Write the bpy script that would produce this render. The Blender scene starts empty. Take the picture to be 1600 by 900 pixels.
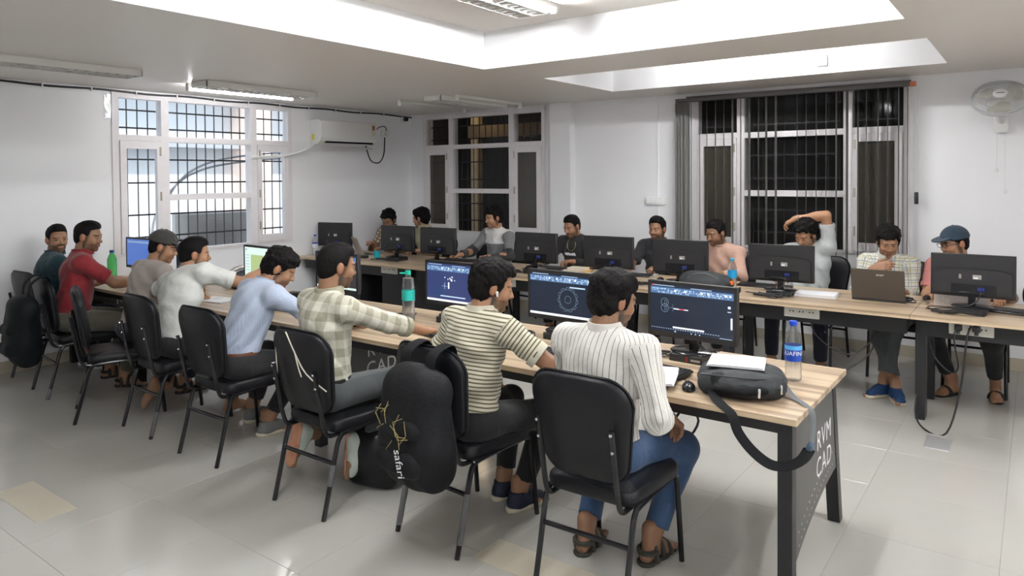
import bpy, bmesh, math, random
import numpy as np
from mathutils import Vector, Matrix
random.seed(7)
rng = np.random.default_rng(5)
S = bpy.context.scene
C = S.collection
PI = math.pi
# ------------------------------------------------------------------ camera
CAM_H = 1.70
cd = bpy.data.cameras.new('camera')
cam = bpy.data.objects.new('camera', cd)
C.objects.link(cam)
cd.sensor_width = 36.0
cd.lens = 1113.84 / 1600 * 36
cd.shift_y = (299.15 - 450) / 1600
cd.clip_start = 0.05
RT = (0.80523, 0.59292, -0.00739)
DN = (0.0067, -0.02157, -0.99974)
FW = (-0.59292, 0.80497, -0.02134)
cam.matrix_world = Matrix(((RT[0], -DN[0], -FW[0], 0), (RT[1], -DN[1], -FW[1], 0), (RT[2], -DN[2], -FW[2], CAM_H), (0, 0, 0, 1)))
S.camera = cam
# ------------------------------------------------------------------ world, sun, exposure
W = bpy.data.worlds.new('world')
S.world = W
W.use_nodes = True
bg = W.node_tree.nodes['Background']
bg.inputs[0].default_value = (0.74, 0.87, 1.0, 1)
bg.inputs[1].default_value = 2.3
sl = bpy.data.lights.new('sun', 'SUN')
sl.energy = 3.6
sl.angle = 0.03
sl.color = (1, 0.96, 0.9)
so = bpy.data.objects.new('sun', sl)
so.rotation_euler = Vector((-0.55, 0.25, -0.8)).to_track_quat('-Z', 'Y').to_euler()
C.objects.link(so)
S.view_settings.view_transform = 'Standard'
S.view_settings.look = 'None'
S.view_settings.exposure = 0.35
S.view_settings.gamma = 1.0
S.view_settings.use_curve_mapping = False
LAMP_E = 205.0      # radiance of the bare batten tubes

# ------------------------------------------------------------------ materials
MATS = {}
def mat(name, col, rough=0.5, metal=0.0, noise=0.0, nscale=8.0, bump=0.0, bscale=60.0, spec=0.5, emit=None, estr=0.0, alpha=1.0, trans=0.0, ior=1.45, coat=0.0, sheen=0.0):
    if name in MATS: return MATS[name]
    m = bpy.data.materials.new(name)
    m.use_nodes = True
    nt = m.node_tree
    b = nt.nodes['Principled BSDF']
    b.inputs['Base Color'].default_value = (*col, 1)
    b.inputs['Roughness'].default_value = rough
    b.inputs['Metallic'].default_value = metal
    b.inputs['Specular IOR Level'].default_value = spec
    b.inputs['IOR'].default_value = ior
    b.inputs['Transmission Weight'].default_value = trans
    b.inputs['Alpha'].default_value = alpha
    b.inputs['Coat Weight'].default_value = coat
    b.inputs['Sheen Weight'].default_value = sheen
    if emit:
        b.inputs['Emission Color'].default_value = (*emit, 1)
        b.inputs['Emission Strength'].default_value = estr
    tc = nt.nodes.new('ShaderNodeTexCoord')
    if noise > 0:
        n = nt.nodes.new('ShaderNodeTexNoise'); n.inputs['Scale'].default_value = nscale; n.inputs['Detail'].default_value = 4
        nt.links.new(tc.outputs['Object'], n.inputs['Vector'])
        r = nt.nodes.new('ShaderNodeMapRange'); r.inputs[3].default_value = 1 - noise; r.inputs[4].default_value = 1 + noise
        nt.links.new(n.outputs[0], r.inputs[0])
        x = nt.nodes.new('ShaderNodeMix'); x.data_type = 'RGBA'; x.blend_type = 'MULTIPLY'; x.inputs[0].default_value = 1
        x.inputs[6].default_value = (*col, 1)
        nt.links.new(r.outputs[0], x.inputs[7]); nt.links.new(x.outputs[2], b.inputs['Base Color'])
    if bump > 0:
        n2 = nt.nodes.new('ShaderNodeTexNoise'); n2.inputs['Scale'].default_value = bscale; n2.inputs['Detail'].default_value = 3
        nt.links.new(tc.outputs['Object'], n2.inputs['Vector'])
        bp = nt.nodes.new('ShaderNodeBump'); bp.inputs['Strength'].default_value = bump; bp.inputs['Distance'].default_value = 0.01
        nt.links.new(n2.outputs[0], bp.inputs['Height']); nt.links.new(bp.outputs[0], b.inputs['Normal'])
    MATS[name] = m
    return m
def nodes_of(name, rough=0.5):
    m = mat(name, (0.5, 0.5, 0.5), rough)
    nt = m.node_tree
    return m, nt, nt.nodes['Principled BSDF']
def mth(nt, op, a, b=None, c=None):
    n = nt.nodes.new('ShaderNodeMath'); n.operation = op
    for i, v in enumerate((a, b, c)):
        if v is None: continue
        if isinstance(v, (int, float)): n.inputs[i].default_value = v
        else: nt.links.new(v, n.inputs[i])
    return n.outputs[0]
def mixc(nt, fac, a, b, blend='MIX'):
    n = nt.nodes.new('ShaderNodeMix'); n.data_type = 'RGBA'; n.blend_type = blend
    for i, v in ((0, fac), (6, a), (7, b)):
        if isinstance(v, (int, float)): n.inputs[i].default_value = v
        elif isinstance(v, tuple): n.inputs[i].default_value = (*v, 1)
        else: nt.links.new(v, n.inputs[i])
    return n.outputs[2]

M_wall = mat('wall_paint', (0.84, 0.84, 0.855), 0.45, noise=0.03, nscale=1.3, bump=0.05, bscale=25)
M_ceil_shaded = mat('ceiling_paint_shaded', (0.82, 0.775, 0.725), 0.42, noise=0.02, nscale=2, bump=0.08, bscale=6)  # same paint as the walls, with the undersides' brownish shade put into the colour
M_frame = mat('window_frame_paint', (0.78, 0.745, 0.755), 0.45, noise=0.06, nscale=14, bump=0.15, bscale=30)
M_skirt = mat('beige_skirting', (0.52, 0.47, 0.37), 0.25, noise=0.08, nscale=6)
M_bar = mat('grille_bar_paint', (0.025, 0.024, 0.028), 0.5)
M_black = mat('black_plastic', (0.018, 0.018, 0.02), 0.42, bump=0.03, bscale=300)
M_blackg = mat('black_gloss_plastic', (0.012, 0.012, 0.014), 0.18)
M_monback = mat('dark_grey_plastic', (0.018, 0.0175, 0.019), 0.5, bump=0.05, bscale=400)
M_steel = mat('black_powder_coat', (0.014, 0.014, 0.016), 0.4)
M_tube = mat('black_chair_tube', (0.01, 0.01, 0.012), 0.22)
M_vinyl = mat('black_vinyl', (0.009, 0.0095, 0.012), 0.38, noise=0.12, nscale=5, bump=0.12, bscale=260, spec=0.32)
M_panel = mat('grey_steel_panel', (0.085, 0.082, 0.078), 0.42)
M_white = mat('white_plastic', (0.78, 0.78, 0.76), 0.35)
M_whitep = mat('white_print', (0.85, 0.85, 0.85), 0.6)
M_chrome = mat('chrome', (0.7, 0.7, 0.72), 0.18, metal=1)
M_tape = mat('clear_wrap_film', (0.11, 0.11, 0.115), 0.2, bump=0.5, bscale=60)
M_paper = mat('paper', (0.80, 0.80, 0.82), 0.7, noise=0.02, nscale=30)
M_silver = mat('silver_plastic', (0.42, 0.40, 0.38), 0.35, metal=0.4)
M_cable = mat('black_cable', (0.012, 0.012, 0.013), 0.45)
M_cablew = mat('white_cable', (0.7, 0.7, 0.68), 0.45)
M_bag = mat('black_nylon', (0.009, 0.0095, 0.011), 0.7, spec=0.2, noise=0.2, nscale=20, bump=0.35, bscale=45)
M_baggrey = mat('charcoal_nylon', (0.030, 0.033, 0.036), 0.65, spec=0.25, noise=0.15, nscale=18, bump=0.35, bscale=45)
M_baggreen = mat('dark_green_nylon', (0.006, 0.009, 0.010), 0.65, spec=0.2, noise=0.2, nscale=12, bump=0.35, bscale=45)
M_strap = mat('webbing_strap', (0.010, 0.0105, 0.012), 0.8, spec=0.15, bump=0.3, bscale=300)
M_orange = mat('orange_trim', (0.75, 0.14, 0.02), 0.6)
M_blind = mat('grey_blind_fabric', (0.20, 0.195, 0.18), 0.75, noise=0.08, nscale=30)

# ------------------------------------------------------------------ mesh helpers
class MB:
    def __init__(s): s.v = []; s.f = []
    def add(s, vs, fs, M=None):
        o = len(s.v)
        for v in vs:
            s.v.append(tuple(M @ Vector(v)) if M is not None else tuple(v))
        s.f += [tuple(i + o for i in f) for f in fs]
        return s
    def box(s, x0, x1, y0, y1, z0, z1, M=None):
        vs = [(x, y, z) for z in (z0, z1) for y in (y0, y1) for x in (x0, x1)]
        return s.add(vs, [(0, 2, 3, 1), (4, 5, 7, 6), (0, 1, 5, 4), (2, 6, 7, 3), (0, 4, 6, 2), (1, 3, 7, 5)], M)
    def rbox(s, x0, x1, y0, y1, z0, z1, r=0.01, seg=2, M=None):
        bm = bmesh.new()
        bmesh.ops.create_cube(bm, size=1)
        for v in bm.verts:
            v.co = Vector(((x0 + x1) / 2 + v.co.x * (x1 - x0), (y0 + y1) / 2 + v.co.y * (y1 - y0), (z0 + z1) / 2 + v.co.z * (z1 - z0)))
        bmesh.ops.bevel(bm, geom=list(bm.edges), offset=r, segments=seg, profile=0.5, affect='EDGES')
        bm.verts.index_update()
        vs = [tuple(v.co) for v in bm.verts]; fs = [tuple(v.index for v in f.verts) for f in bm.faces]
        bm.free()
        return s.add(vs, fs, M)
    def tube(s, pts, r, n=8, M=None, caps=True, flat=None):
        P = [Vector(p) for p in pts]
        rr = r if isinstance(r, (list, tuple)) else [r] * len(P)
        vs = []; fs = []
        up = None
        for i, p in enumerate(P):
            if i == 0: t = P[1] - P[0]
            elif i == len(P) - 1: t = P[-1] - P[-2]
            else: t = (P[i + 1] - p).normalized() + (p - P[i - 1]).normalized()
            t = t.normalized() if t.length > 1e-9 else Vector((0, 0, 1))
            if up is None:
                up = Vector((0, 0, 1)) if abs(t.z) < 0.9 else Vector((1, 0, 0))
                if flat is not None: up = Vector(flat)
            a = (up - t * up.dot(t)); a = a.normalized() if a.length > 1e-6 else t.orthogonal().normalized()
            up = a; b = t.cross(a)
            for k in range(n):
                an = 2 * PI * k / n
                if flat is not None:
                    vs.append(tuple(p + a * math.cos(an) * rr[i] * 0.16 + b * math.sin(an) * rr[i]))
                else:
                    vs.append(tuple(p + a * math.cos(an) * rr[i] + b * math.sin(an) * rr[i]))
        for i in range(len(P) - 1):
            for k in range(n):
                k2 = (k + 1) % n
                fs.append((i * n + k, i * n + k2, (i + 1) * n + k2, (i + 1) * n + k))
        if caps:
            fs.append(tuple(reversed(range(n)))); fs.append(tuple((len(P) - 1) * n + k for k in range(n)))
        return s.add(vs, fs, M)
    def lathe(s, prof, n=20, M=None, cap=True):
        vs = []; fs = []
        for r, z in prof:
            for k in range(n):
                a = 2 * PI * k / n
                vs.append((r * math.cos(a), r * math.sin(a), z))
        for i in range(len(prof) - 1):
            for k in range(n):
                k2 = (k + 1) % n
                fs.append((i * n + k, i * n + k2, (i + 1) * n + k2, (i + 1) * n + k))
        if cap:
            fs.append(tuple(reversed(range(n)))); fs.append(tuple((len(prof) - 1) * n + k for k in range(n)))
        return s.add(vs, fs, M)
    def prism(s, poly, h, M=None):
        n = len(poly)
        vs = [(x, y, 0) for x, y in poly] + [(x, y, h) for x, y in poly]
        fs = [tuple(reversed(range(n))), tuple(range(n, 2 * n))] + [(i, (i + 1) % n, (i + 1) % n + n, i + n) for i in range(n)]
        return s.add(vs, fs, M)
    def mesh(s, name):
        me = bpy.data.meshes.new(name)
        me.from_pydata(s.v, [], s.f)
        bm = bmesh.new(); bm.from_mesh(me)
        bmesh.ops.recalc_face_normals(bm, faces=bm.faces)
        bm.to_mesh(me); bm.free()
        return me
def finish(me, m, smooth=True, ang=40):
    ms = m if isinstance(m, (list, tuple)) else [m]
    for x in ms: me.materials.append(x)
    if smooth:
        me.polygons.foreach_set('use_smooth', [True] * len(me.polygons))
        me.set_sharp_from_angle(angle=math.radians(ang))
    return me
def obj(name, mb, m, parent=None, loc=None, rot=None, smooth=True, ang=40):
    me = mb if isinstance(mb, bpy.types.Mesh) else finish(mb.mesh(name), m, smooth, ang)
    o = bpy.data.objects.new(name, me)
    C.objects.link(o)
    if parent: o.parent = parent
    if loc is not None: o.location = loc
    if rot is not None: o.rotation_euler = rot
    return o
def tag(o, label=None, cat=None, group=None, kind=None):
    if label: o['label'] = label
    if cat: o['category'] = cat
    if group: o['group'] = group
    if kind: o['kind'] = kind
    return o
def thing(name, label, cat, loc=(0, 0, 0), rz=0, group=None):
    o = bpy.data.objects.new(name, None)
    o.empty_display_size = 0.1
    C.objects.link(o)
    o.location = loc; o.rotation_euler = (0, 0, rz)
    return tag(o, label, cat, group)
def copy_tree(o, parent=None):
    c = o.copy(); C.objects.link(c)
    if parent is not None: c.parent = parent
    for ch in list(o.children): copy_tree(ch, c)
    return c
def struct(name, mb, m, parent=None, label=None, smooth=False):
    o = obj(name, mb, m, parent, smooth=smooth)
    if not parent: o['kind'] = 'structure'
    if label: o['label'] = label
    return o
def T(x, y, z): return Matrix.Translation((x, y, z))
def RZ(a): return Matrix.Rotation(a, 4, 'Z')
def RX(a): return Matrix.Rotation(a, 4, 'X')
def RY(a): return Matrix.Rotation(a, 4, 'Y')
def smooth_path(pts, n=6):
    P = [Vector(p) for p in pts]; out = []
    for i in range(len(P) - 1):
        p0 = P[max(i - 1, 0)]; p1 = P[i]; p2 = P[i + 1]; p3 = P[min(i + 2, len(P) - 1)]
        for k in range(n):
            t = k / n
            out.append(0.5 * ((2 * p1) + (p2 - p0) * t + (2 * p0 - 5 * p1 + 4 * p2 - p3) * t * t + (3 * p1 - p0 - 3 * p2 + p3) * t ** 3))
    out.append(P[-1])
    return [tuple(p) for p in out]
def text_mb(body, size, M=None, depth=0.0006, spacing=1.0, shear=0.0, bend=None):
    cu = bpy.data.curves.new('txt', 'FONT'); cu.body = body; cu.size = size; cu.align_x = 'CENTER'; cu.align_y = 'CENTER'
    cu.space_character = spacing; cu.shear = shear; cu.resolution_u = 4
    to = bpy.data.objects.new('txt', cu); C.objects.link(to)
    dg = bpy.context.evaluated_depsgraph_get()
    me = bpy.data.meshes.new_from_object(to.evaluated_get(dg))
    vs = [tuple(v.co) for v in me.vertices]; fs = [tuple(p.vertices) for p in me.polygons]
    bpy.data.objects.remove(to); bpy.data.curves.remove(cu); bpy.data.meshes.remove(me)
    if bend: vs = [(bend * math.sin(x / bend), y, bend * (math.cos(x / bend) - 1)) for x, y, z in vs]
    mb = MB(); mb.add(vs, fs, M)
    return mb

# ------------------------------------------------------------------ room shell
XL, XR, YB, YF, ZC, ZT = -7.30, 3.2, 7.46, -2.6, 2.59, 2.90
TX, TY, TX0, TY0 = 0.61, 0.595, -0.118, 4.263
m_tile, nt, b = nodes_of('polished_vitrified_tile', 0.10)
oi = nt.nodes.new('ShaderNodeObjectInfo')
geo = nt.nodes.new('ShaderNodeNewGeometry')
n1 = nt.nodes.new('ShaderNodeTexNoise'); n1.inputs['Scale'].default_value = 1.6; n1.inputs['Detail'].default_value = 5
nt.links.new(geo.outputs['Position'], n1.inputs['Vector'])
n2 = nt.nodes.new('ShaderNodeTexNoise'); n2.inputs['Scale'].default_value = 160; n2.inputs['Detail'].default_value = 2
nt.links.new(geo.outputs['Position'], n2.inputs['Vector'])
val = mth(nt, 'ADD', mth(nt, 'MULTIPLY', n1.outputs[0], 0.10), mth(nt, 'MULTIPLY', n2.outputs[0], 0.05))
val = mth(nt, 'ADD', val, mth(nt, 'MULTIPLY', oi.outputs['Random'], 0.035))
val = mth(nt, 'ADD', val, 0.88)
nt.links.new(mixc(nt, 1.0, (0.475, 0.465, 0.43), val, 'MULTIPLY'), b.inputs['Base Color'])
ro = nt.nodes.new('ShaderNodeMapRange'); ro.inputs[3].default_value = 0.06; ro.inputs[4].default_value = 0.17
nt.links.new(n1.outputs[0], ro.inputs[0]); nt.links.new(ro.outputs[0], b.inputs['Roughness'])
fl = struct('floor', MB().box(XL - 0.3, XR + 0.3, YF - 0.3, YB + 0.3, -0.08, -0.0015), mat('grout', (0.30, 0.28, 0.25), 0.8))
tile_me = finish(MB().rbox(-TX / 2 + 0.0008, TX / 2 - 0.0008, -TY / 2 + 0.0008, TY / 2 - 0.0008, -0.01, 0.0, 0.0008, 1).mesh('tile'), m_tile, False)
i0 = int((XL - TX0) / TX) - 1; i1 = int((XR - TX0) / TX) + 2
j0 = int((YF - TY0) / TY) - 1; j1 = int((YB - TY0) / TY) + 2
for i in range(i0, i1):
    for j in range(j0, j1):
        cx, cy = TX0 + (i + 0.5) * TX, TY0 + (j + 0.5) * TY
        if cx < XL - 0.35 or cx > XR + 0.3 or cy < 0.35 or cy > YB + 0.35: continue
        if cx > 1.0 or (cx > 0.35 and cy < 5): continue
        obj('tile', tile_me, None, fl, (cx, cy, 0))
big = MB().box(XL, XR, YF, 0.098, -0.01, 0).box(0.492, XR, 0.098, 4.858, -0.01, 0).box(1.102, XR, 4.858, YB, -0.01, 0)
obj('tile_field', big, m_tile, fl, smooth=False)
# two beige filler strips and the steel floor box
M_fill = mat('beige_filler_tile', (0.50, 0.46, 0.37), 0.3, noise=0.05)
fs = MB().box(-4.55, -3.98, 1.41, 1.60, 0.0002, 0.0016)
obj('filler_strip', fs, M_fill, fl, smooth=False)
fs = MB().box(-2.02, -1.50, 2.42, 2.62, 0.0002, 0.0016)
obj('filler_strip', fs, M_fill, fl, smooth=False)
fb = MB().rbox(-0.56, -0.42, 5.04, 5.28, 0.0, 0.006, 0.002, 1)
fbo = obj('floor_box', fb, mat('brushed_steel', (0.75, 0.76, 0.78), 0.3, metal=0.6))
tag(fbo, 'square silver socket cover plate set in the floor tiles', 'floor box')

# window layout in wall coordinates (u along the wall, z up)
WW = 2.085
def window(name, label, M, glass, pane_opaque=None, shutter_glass=None):
    """M maps (u, depth outward, z) to the world"""
    root = bpy.data.objects.new(name, None); C.objects.link(root); root['kind'] = 'structure'; root['label'] = label
    z0, z1 = 0.93, 2.575
    def part(n, mb, m, par=root): return obj(n, mb, m, par, smooth=False)
    f = MB()
    f.box(0, WW, -0.015, 0.09, z0, 0.955, M).box(0, WW, -0.015, 0.09, 2.505, z1, M)
    f.box(0, 0.065, -0.0152, 0.0902, z0, z1, M).box(2.035, WW, -0.0152, 0.0902, z0, z1, M)
    f.box(0.487, 0.567, -0.0154, 0.0904, z0, z1, M).box(1.522, 1.603, -0.0154, 0.0904, z0, z1, M)
    f.box(0.065, 0.487, -0.0152, 0.09, 2.085, 2.142, M).box(0.567, 1.522, -0.0152, 0.09, 2.08, 2.138, M).box(1.603, 2.035, -0.0152, 0.09, 2.085, 2.142, M)
    f.box(0.567, 1.522, -0.0152, 0.09, 1.475, 1.535, M)
    part('window_frame', f, M_frame)
    for (a, bb, ga, gb) in ((0.065, 0.487, 0.13, 0.43), (1.603, 2.035, 1.66, 1.965)):
        c = MB()
        c.box(a + 0.003, ga, -0.03, 0.02, 0.958, 2.082, M).box(gb, bb - 0.003, -0.03, 0.02, 0.958, 2.082, M)
        c.box(ga, gb, -0.03, 0.02, 0.958, 1.04, M).box(ga, gb, -0.03, 0.02, 2.005, 2.082, M)
        co = part('casement', c, M_frame)
        g = MB().box(ga, gb, -0.008, -0.002, 1.04, 2.005, M)
        part('pane', g, shutter_glass if shutter_glass else glass, co)
        hx = gb + 0.035 if a < 1 else ga - 0.035
        for hz in (1.15, 1.52, 1.98): part('hinge', MB().box(hx - 0.007, hx + 0.007, -0.043, -0.028, hz - 0.045, hz + 0.045, M), mat('worn_brass', (0.45, 0.42, 0.34), 0.4, metal=0.6), co)
    for (a, bb, c0, c1) in ((0.065, 0.487, 2.142, 2.505), (0.567, 1.522, 2.138, 2.505), (1.603, 2.035, 2.142, 2.505), (0.567, 1.522, 1.535, 2.08), (0.567, 1.522, 0.955, 1.475)):
        part('pane', MB().box(a, bb, 0.03, 0.034, c0, c1, M), glass)
    nb = 19
    for k in range(nb):
        u = 0.09 + k * (WW - 0.18) / (nb - 1)
        part('bar', MB().tube([M @ Vector((u, 0.11, z0)), M @ Vector((u, 0.11, z1))], 0.0065, 5), M_bar)
    for zz in (1.10, 1.33, 1.66, 1.90, 2.22, 2.40):
        part('bar', MB().box(0, WW, 0.105, 0.117, zz - 0.008, zz + 0.008, M), M_bar)
    return root
M_clear = mat('window_glass', (0.9, 0.95, 0.97), 0.02, trans=1.0, alpha=0.25, ior=1.05)
M_dglass = mat('dusty_glass', (0.04, 0.04, 0.04), 0.06, alpha=0.12, spec=0.4)
M_tint = mat('tinted_glass', (0.10, 0.09, 0.07), 0.15, alpha=0.55)
M_frost = mat('milky_glass', (0.86, 0.83, 0.86), 0.6, trans=0.55, alpha=1.0)
ML = Matrix(((0, -1, 0, XL), (1, 0, 0, 3.305), (0, 0, 1, 0), (0, 0, 0, 1)))
MBk = Matrix(((1, 0, 0, -7.055), (0, 1, 0, YB), (0, 0, 1, 0), (0, 0, 0, 1)))
MRt = Matrix(((1, 0, 0, -3.03), (0, 1, 0, YB), (0, 0, 1, 0), (0, 0, 0, 1)))
window('window_1', 'bright barred window in the left wall with daylight outside', ML, M_clear)
ft = MB(); ft.add([(XL + 0.004 + 0.006 * ((i * 7 + j * 3) % 4) / 3, 3.235 + 0.085 * i / 3 + (0.01 if j % 2 else 0), 2.53 - 0.24 * j / 6) for j in range(7) for i in range(4)] + [(XL + 0.001, 3.235 + 0.085 * i / 3, 2.53 - 0.24 * j / 6) for j in range(7) for i in range(4)], [(j * 4 + i, j * 4 + i + 1, j * 4 + i + 5, j * 4 + i + 4) for j in range(6) for i in range(3)] + [(28 + j * 4 + i, 28 + j * 4 + i + 4, 28 + j * 4 + i + 5, 28 + j * 4 + i + 1) for j in range(6) for i in range(3)])
tag(obj('foil_tape', ft, mat('crumpled_foil', (0.75, 0.76, 0.78), 0.3, metal=0.7, bump=0.6, bscale=60), smooth=False), 'strip of crumpled silver foil tape at the top of the bright left window', 'tape')
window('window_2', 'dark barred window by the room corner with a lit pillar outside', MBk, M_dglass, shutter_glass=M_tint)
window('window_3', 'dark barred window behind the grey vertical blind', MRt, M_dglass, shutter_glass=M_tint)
# walls
wl = MB().box(XL - 0.2, XL, YF, 3.305, 0, ZT).box(XL - 0.2, XL, 3.305 + WW, YB + 0.2, 0, ZT).box(XL - 0.2, XL, 3.305, 3.305 + WW, 0, 0.93).box(XL - 0.2, XL, 3.305, 3.305 + WW, 2.575, ZT)
struct('wall_left', wl, M_wall)
wb = MB()
edges = [XL - 0.2, -7.055, -7.055 + WW, -3.03, -3.03 + WW, XR]
for k in (0, 2, 4): wb.box(edges[k], edges[k + 1], YB, YB + 0.2, 0, ZT)
for k in (1, 3): wb.box(edges[k], edges[k + 1], YB, YB + 0.2, 0, 0.93).box(edges[k], edges[k + 1], YB, YB + 0.2, 2.575, ZT)
wb.box(-4.83, -4.54, YB - 0.11, YB, 0, ZC)
struct('wall_back', wb, M_wall)
struct('wall_right', MB().box(XR, XR + 0.2, YF, YB, 0, ZT), M_wall)
struct('wall_front', MB().box(XL, XR, YF - 0.2, YF, 0, ZT), M_wall)
c1 = (-3.712, -0.62, 0.25, 4.66); c2 = (-3.63, -0.59, 5.42, 6.75); c3 = (0.45, 2.9, 0.25, 4.66)
ce = MB().box(XL - 0.2, XR + 0.2, YF - 0.2, YB + 0.2, ZT, ZT + 0.12)
ce.box(XL, c1[0], YF, YB, ZC, ZT)
ce.box(c1[0], XR, YF, c1[2], ZC, ZT).box(c1[0], XR, c2[3], YB, ZC, ZT).box(c1[0], XR, c1[3], c2[2], ZC, ZT)
ce.box(c1[1], c3[0], c1[2], c1[3], ZC, ZT).box(c3[1], XR, c1[2], c1[3], ZC, ZT)
ce.box(c1[0], c2[0], c2[2], c2[3], ZC, ZT).box(c2[1], XR, c2[2], c2[3], ZC, ZT)
ceo = struct('ceiling', ce, M_ceil_shaded)
ceo.data.materials.append(M_wall)
for p_ in ceo.data.polygons:
    if abs(p_.normal.z) < 0.5: p_.material_index = 1  # upright faces take the wall colour, undersides keep the painted-in shade
struct('baseboard_back', MB().box(XL, XR, YB - 0.012, YB, 0, 0.105), M_skirt)
struct('baseboard_left', MB().box(XL, XL + 0.012, YF, YB, 0, 0.105), M_skirt)
struct('trim_1', MB().box(-3.455, -3.437, YB - 0.014, YB, 0.1, ZC), M_wall, label='slim white conduit running up the back wall')
# outside the left window: pale facade, roof edge, air conditioner, cables
M_fac = mat('pale_facade', (0.72, 0.73, 0.74), 0.8, noise=0.06, nscale=2)
ox = XL - 2.2
bld = thing('neighbour_building', 'pale building wall seen outside through the bright left window', 'building', (ox, 4.5, 0))
obj('wall', MB().box(-0.3, 0, -6, 4.0, -1, 3.1), M_fac, bld, smooth=False)
obj('ledge', MB().box(-0.05, 0.25, -6, 4.0, 2.12, 2.2), mat('grey_ledge', (0.42, 0.44, 0.47), 0.8), bld, smooth=False)
rf = MB()
for k in range(60): rf.tube([(-0.7, -5.9 + k * 0.165, 3.35), (0.45, -5.9 + k * 0.165, 3.02)], 0.09, 6)
obj('roof', rf, mat('weathered_sheet', (0.45, 0.44, 0.44), 0.8, noise=0.2), bld)
obj('pillar', MB().box(-0.02, 0.45, 1.45, 1.85, -1, 3.1), mat('peach_render', (0.75, 0.62, 0.55), 0.8), bld, smooth=False)
acu = thing('outdoor_condenser', 'grey outdoor air conditioner unit seen through the bright left window', 'air conditioner', (XL - 1.1, 5.05, 0.55))
obj('casing', MB().rbox(-0.18, 0.18, -0.48, 0.48, 0, 0.72, 0.02), mat('grey_casing', (0.20, 0.19, 0.18), 0.5, noise=0.15), acu)
gr = MB()
for k in range(1, 9): gr.tube([(0.19, -0.12 + 0.035 * k * math.cos(a * PI / 12), 0.36 + 0.035 * k * math.sin(a * PI / 12)) for a in range(25)], 0.004, 4)
obj('fan_grille', gr, mat('grey_casing', (0.2, 0.19, 0.18)), acu)
for ey in (-0.39, 0.39): obj('stand', MB().box(-0.15, 0.15, ey - 0.03, ey + 0.03, -1.55, 0), M_bar, acu, smooth=False)
for k, (y0, h) in enumerate(((3.92, 0.0), (4.0, 0.08))):
    pth = smooth_path([(XL - 0.5, y0, -0.98), (XL - 0.5, y0, 0.9), (XL - 0.5, y0 + 0.15, 1.45 + h), (XL - 0.5, y0 + 0.55, 1.78 + h), (XL - 0.45, y0 + 1.3, 1.92 + h), (XL - 0.4, y0 + 2.4, 1.98 + h)], 6)
    tag(obj('outdoor_cable', MB().tube(pth, 0.012, 6), mat('grey_cable', (0.22, 0.23, 0.25), 0.5)), ['lower', 'upper'][k] + ' thick grey cable arching outside the bright left window', 'cable', 'outdoor cables')
struct('ground_outside', MB().box(XL - 4, XL - 0.2, -2, 9, -1.1, -1.0), M_fac)
# dim verandah behind the dark windows
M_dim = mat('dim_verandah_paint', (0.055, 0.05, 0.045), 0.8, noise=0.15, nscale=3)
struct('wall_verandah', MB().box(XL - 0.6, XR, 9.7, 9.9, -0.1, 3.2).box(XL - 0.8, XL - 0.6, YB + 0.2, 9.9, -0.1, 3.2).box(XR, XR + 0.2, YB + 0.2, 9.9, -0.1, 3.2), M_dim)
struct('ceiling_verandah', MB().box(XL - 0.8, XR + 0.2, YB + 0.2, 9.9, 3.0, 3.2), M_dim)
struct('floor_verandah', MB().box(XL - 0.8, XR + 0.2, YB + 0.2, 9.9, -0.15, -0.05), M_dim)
vp = thing('verandah_pillar', 'yellowish lit pillar outside the dark corner window', 'pillar', (-7.13, 8.75, -0.05))
obj('shaft', MB().rbox(-0.07, 0.07, -0.07, 0.07, 0, 3.05, 0.01), mat('old_cream_plaster', (0.62, 0.48, 0.30), 0.8, noise=0.3, nscale=6), vp)
obj('plinth', MB().rbox(-0.15, 0.15, -0.15, 0.15, 0, 0.12, 0.01), M_dim, vp)
obj('beam', MB().box(-0.1, 2.2, -0.1, 0.1, 2.35, 2.55), mat('brown_beam', (0.22, 0.16, 0.10), 0.8), vp, smooth=False)
vl = bpy.data.lights.new('verandah_lamp', 'POINT'); vl.energy = 3; vl.color = (1, 0.78, 0.5); vl.shadow_soft_size = 0.08
vlo = bpy.data.objects.new('verandah_lamp', vl); vlo.location = (-6.75, 8.35, 2.75); C.objects.link(vlo)
# ------------------------------------------------------------------ ceiling luminaires
M_tubeoff = mat('unlit_tube', (0.75, 0.76, 0.78), 0.3)
M_lbody = mat('luminaire_white', (0.72, 0.71, 0.68), 0.4)
def luminaire(x, y, z, label, on=False, L=1.22, louvre=True, wid=0.26, rz=0, emit_mat=None):
    t = thing('ceiling_light', label, 'light', (x, y, z), rz, 'louvred ceiling lights')
    b = MB().rbox(-wid / 2, wid / 2, -L / 2, L / 2, -0.012, 0.0, 0.004, 1)
    b.box(-wid / 2, -wid / 2 + 0.008, -L / 2, L / 2, -0.055, -0.01).box(wid / 2 - 0.008, wid / 2, -L / 2, L / 2, -0.055, -0.01)
    b.box(-wid / 2, wid / 2, -L / 2, -L / 2 + 0.008, -0.055, -0.01).box(-wid / 2, wid / 2, L / 2 - 0.008, L / 2, -0.055, -0.01)
    obj('housing', b, M_lbody, t, smooth=False)
    for sx in (-1, 1):
        obj('lamp_tube', MB().tube([(sx * wid * 0.24, -L / 2 + 0.03, -0.026), (sx * wid * 0.24, L / 2 - 0.03, -0.026)], 0.009, 10), M_tubeoff, t)
    if louvre:
        me = finish(MB().box(-wid / 2 + 0.008, wid / 2 - 0.008, -0.0015, 0.0015, -0.054, -0.040).mesh('louvre'), M_lbody, False)
        n = 15
        for k in range(n): obj('louvre', me, None, t, (0, -L / 2 + (k + 1) * L / (n + 1), 0))
        obj('centre_rail', MB().box(-0.004, 0.004, -L / 2 + 0.008, L / 2 - 0.008, -0.055, -0.040), M_lbody, t, smooth=False)
    return t
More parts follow.
